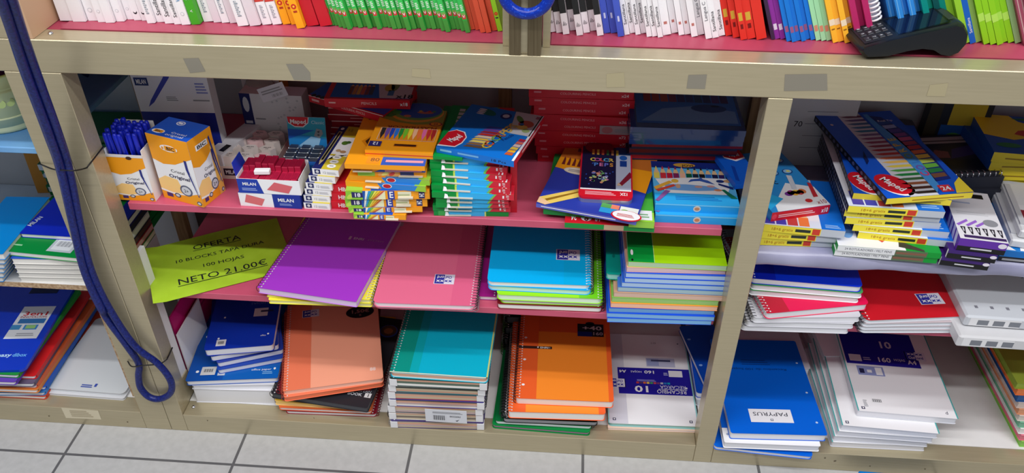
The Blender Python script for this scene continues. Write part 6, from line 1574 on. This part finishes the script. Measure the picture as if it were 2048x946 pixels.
for i, (w_, k) in enumerate(whites):
    items.append(('textbook', '%s, %s from the left end of the counter' % (dsc[k], nth[i]), None, w_, WB, a_white(k)))
items.append(('textbook', 'single green book standing among white ones at the left of the counter', None, .9, C(70, 170, 40), lambda f: (vtext(f, 'Santillana', .24, .45, WB, .12), f.text('<', .5, .10, .4 * f.w / f.h, WB, 1))))
def a_red(f):
    f.rect(0, .17, 1, 1, C(206, 70, 60), 1); ticks(f, .05, .15, C(170, 170, 180))
for i in range(6):
    pale = i % 2
    items.append(('textbook', '%s book, %s to the right of the single green book' % ('pale pinkish white' if pale else 'white lettered', nth[i]), None, (1.0, .8, .8, 1.0, 1.1, 1.1)[i], C(226, 216, 222) if pale else WB, a_white(3) if not pale else None))
for i in range(2): items.append(('textbook', 'white book with a red upper spine, %s of the pair left of the yellow books' % ('left', 'right')[i], None, .95, WB, a_red))
for i in range(3): items.append(('textbook', 'yellow-orange book with a small red badge, %s of the three' % ('left', 'middle', 'right')[i], None, .8, C(250, 172, 30), lambda f: (f.ell(.5, .16, .34, .34 * f.w / f.h, C(206, 50, 40), 1), f.ell(.5, .16, .14, .14 * f.w / f.h, C(250, 200, 60), 2), f.rect(.25, .115, .75, .13, C(180, 60, 30), 1))))
for i in range(2): items.append(('textbook', 'glossy dark red book, %s of the two left of the green workbooks' % ('left', 'right')[i], None, 1.25, C(196, 34, 48, .3), None))
row(items, 100, 656, .082, .02, .20, .010, 4)
def a_green(f):
    f.rect(0, .13, 1, .30, C(60, 196, 90), 1); f.poly([(.1, .145), (.9, .145), (.9, .10), (.1, .10)], C(206, 60, 60), 1); f.text('V', .5, .12, .62 * f.w / f.h, WB, 2, bold=True); ticks(f, .16, .21, C(214, 240, 214), 4, .6); f.rect(0, 0, 1, .09, C(66, 150, 60), 1)
items = [('workbook', 'thin green workbook with a red badge in the long row left of the grooved post', 'green workbooks on the counter', 1, C(46, 176, 70, .38), a_green) for i in range(29)]
row(items, 657, 940, .085, .21, .22, .009, 6)
items = [('workbook', 'thin red-orange workbook, %s of the group left of the grooved post' % nth[i], None, 1, C(214, 84, 56, .38), None) for i in range(5)] + [('workbook', 'lime green workbook with a red spot next to the grooved post', None, .9, C(150, 210, 40), lambda f: (f.ell(.5, .13, .4, .4 * f.w / f.h, C(206, 60, 30), 1), f.text('0', .5, .13, .3 * f.w / f.h, C(240, 220, 80), 2), f.rect(.2, .095, .8, .105, C(60, 60, 40), 1)))]
row(items, 941, 1004, .085, .22, .22, .006, 2)
def a_bw(f):
    f.rect(0, .155, 1, 1, C(36, 38, 40), 1)
    for k in range(3): f.poly([(.2 + .2 * k, .065), (.3 + .2 * k, .065), (.45 + .2 * k, .095 - .008 * k), (.38 + .2 * k, .095 - .008 * k)], INK, 2)
items = [('textbook', 'black book with a white spine foot, %s from the left right of the grooved post' % nth[i], None, 1, C(236, 230, 234), a_bw) for i in range(8)]
items += [('textbook', 'periwinkle blue book with white lettering, %s of three' % ('left', 'middle', 'right')[i], None, 1, C(70, 92, 196), lambda f: f.rect(.35, .11, .65, .15, C(200, 206, 240), 1)) for i in range(3)]
items += [('textbook', 'white book with black vertical lettering, %s of the seven right of the periwinkle ones' % nth[i], None, .8, WB, lambda f: vtext(f, 'Santillana', .15, .55, INK, .15)) for i in range(7)]
items += [('textbook', 'white book with small reddish mark, %s of the thick white five' % nth[i], None, (1.3, 1, .9, .9, 1)[i], WB, lambda f: f.rect(.3, .08, .7, .10, C(190, 120, 110), 1)) for i in range(5)]
items += [('textbook', 'white lettered book, %s of the four left of the red books' % nth[i], None, 1, WB, (lambda f: vtext(f, 'Lengua C', .2, .5, C(90, 90, 100), .14)) if i < 2 else (lambda f: vtext(f, 'Santillana', .12, .5, INK, .15))) for i in range(4)]
items += [('textbook', 'bright red book with yellow lettering, %s of the red five' % nth[i], None, (1, 1, 1, 1.3, 1.6)[i], C(222, 52, 40, .4), (lambda f: (f.rect(.2, .14, .8, .20, C(206, 170, 60), 1), f.rect(.3, .08, .7, .115, C(120, 20, 20), 1))) if i < 4 else None) for i in range(5)]
row(items, 1100, 1532, .092, .17, .33, .012, 9)
def a_tag(c): return lambda f: (f.rect(.15, .07, .85, .115, C(*c), 1))
items = [('workbook', 'dark plum workbook leaning left of the purple pair', None, .7, C(60, 40, 70), None)]
items += [('workbook', 'purple workbook with white mark at its foot, %s of two' % ('left', 'right')[i], None, .9, C(146, 50, 160), a_tag((230, 220, 236))) for i in range(2)]
items += [('workbook', 'bright blue workbook with small red tag, %s of the six' % nth[i], None, .85, C(20, 120, 214), a_tag((150, 90, 130))) for i in range(6)]
items += [('workbook', 'mint green workbook, %s of three beside the blue ones' % ('left', 'middle', 'right')[i], None, .9, C(160, 222, 170), a_tag((206, 140, 110))) for i in range(3)]
items += [('workbook', 'yellow workbook with a pale label band, %s of the four' % nth[i], None, 1, C(250, 186, 50), lambda f: (f.rect(0, .13, 1, .175, C(236, 220, 190), 1), f.rect(.2, .095, .8, .105, C(150, 100, 20), 1))) for i in range(4)]
items += [('workbook', 'magenta workbook, %s of the three left of the white spiral' % nth[i], None, 1.1, C(184, 40, 100), None) for i in range(3)]
row(items, 1533, 1742, .088, .36, .42, .008, 12)
# white spiral bound book
root = thing('spiral_book', (at(1745, 75, z=ZC).x, .10, ZC + .0022), 0, 'book with a thick white plastic spiral behind the card terminal', 'book')
b = MB(); b.box(.001, .006, 0, .012, .17, .24, C(200, 206, 226)); b.build('pages', root)
b = MB(); 
for k in range(30): b.tube([(.0065 + .0085 * math.cos(q), .002 + .007 * math.sin(q), .006 + .0078 * k + .0012 * math.cos(q)) for q in [2 * PI * e / 12 for e in range(12)]], .0019, WHITE, n=6, closed=True)
b.build('spiral_binding', root); root.rotation_euler = (0, -.40, 0)
items = [('workbook', 'sky blue workbook, %s from the white spiral' % nth[i], None, 1, C(50, 140, 220), lambda f: f.rect(.3, 0, .45, 1, C(110, 180, 236), 1)) for i in range(5)]
items += [('workbook', 'teal workbook with white foot, %s of the four behind the card terminal' % nth[i], None, 1, (C(0, 140, 130), C(0, 130, 110), C(6, 80, 80), C(0, 136, 120))[i], lambda f: f.rect(0, 0, 1, .09, WB, 1)) for i in range(4)]
items += [('workbook', 'lime workbook just right of the teal ones, %s of two' % ('left', 'right')[i], None, 1.1, C(150, 206, 50), None) for i in range(2)]
items += [('workbook', 'narrow blue workbook between lime green ones', None, 1, C(20, 96, 190), lambda f: vtext(f, 'Santillana', .14, .5, WB, .12))]
items += [('workbook', 'pale green workbook at the %s of the bright lime group' % ('left', 'right')[i], None, 1, C(150, 190, 90), None) for i in range(1)]
items += [('workbook', 'bright lime workbook, %s of the five near the right end' % nth[i], None, 1, C(140, 204, 30, .4), lambda f: f.rect(0, .18, 1, .24, C(176, 224, 90), 1)) for i in range(5)]
items += [('workbook', 'sage green workbook at the right of the bright lime group', None, 1, C(140, 180, 120), None)]
items += [('workbook', 'maroon pink workbook at the far right of the counter, %s' % nth[i], None, 1, C(150, 70, 90), lambda f: f.rect(.3, 0, .5, 1, C(190, 150, 150), 1)) for i in range(3)]
row(items, 1772, 2066, .098, .44, .52, .008, 15)
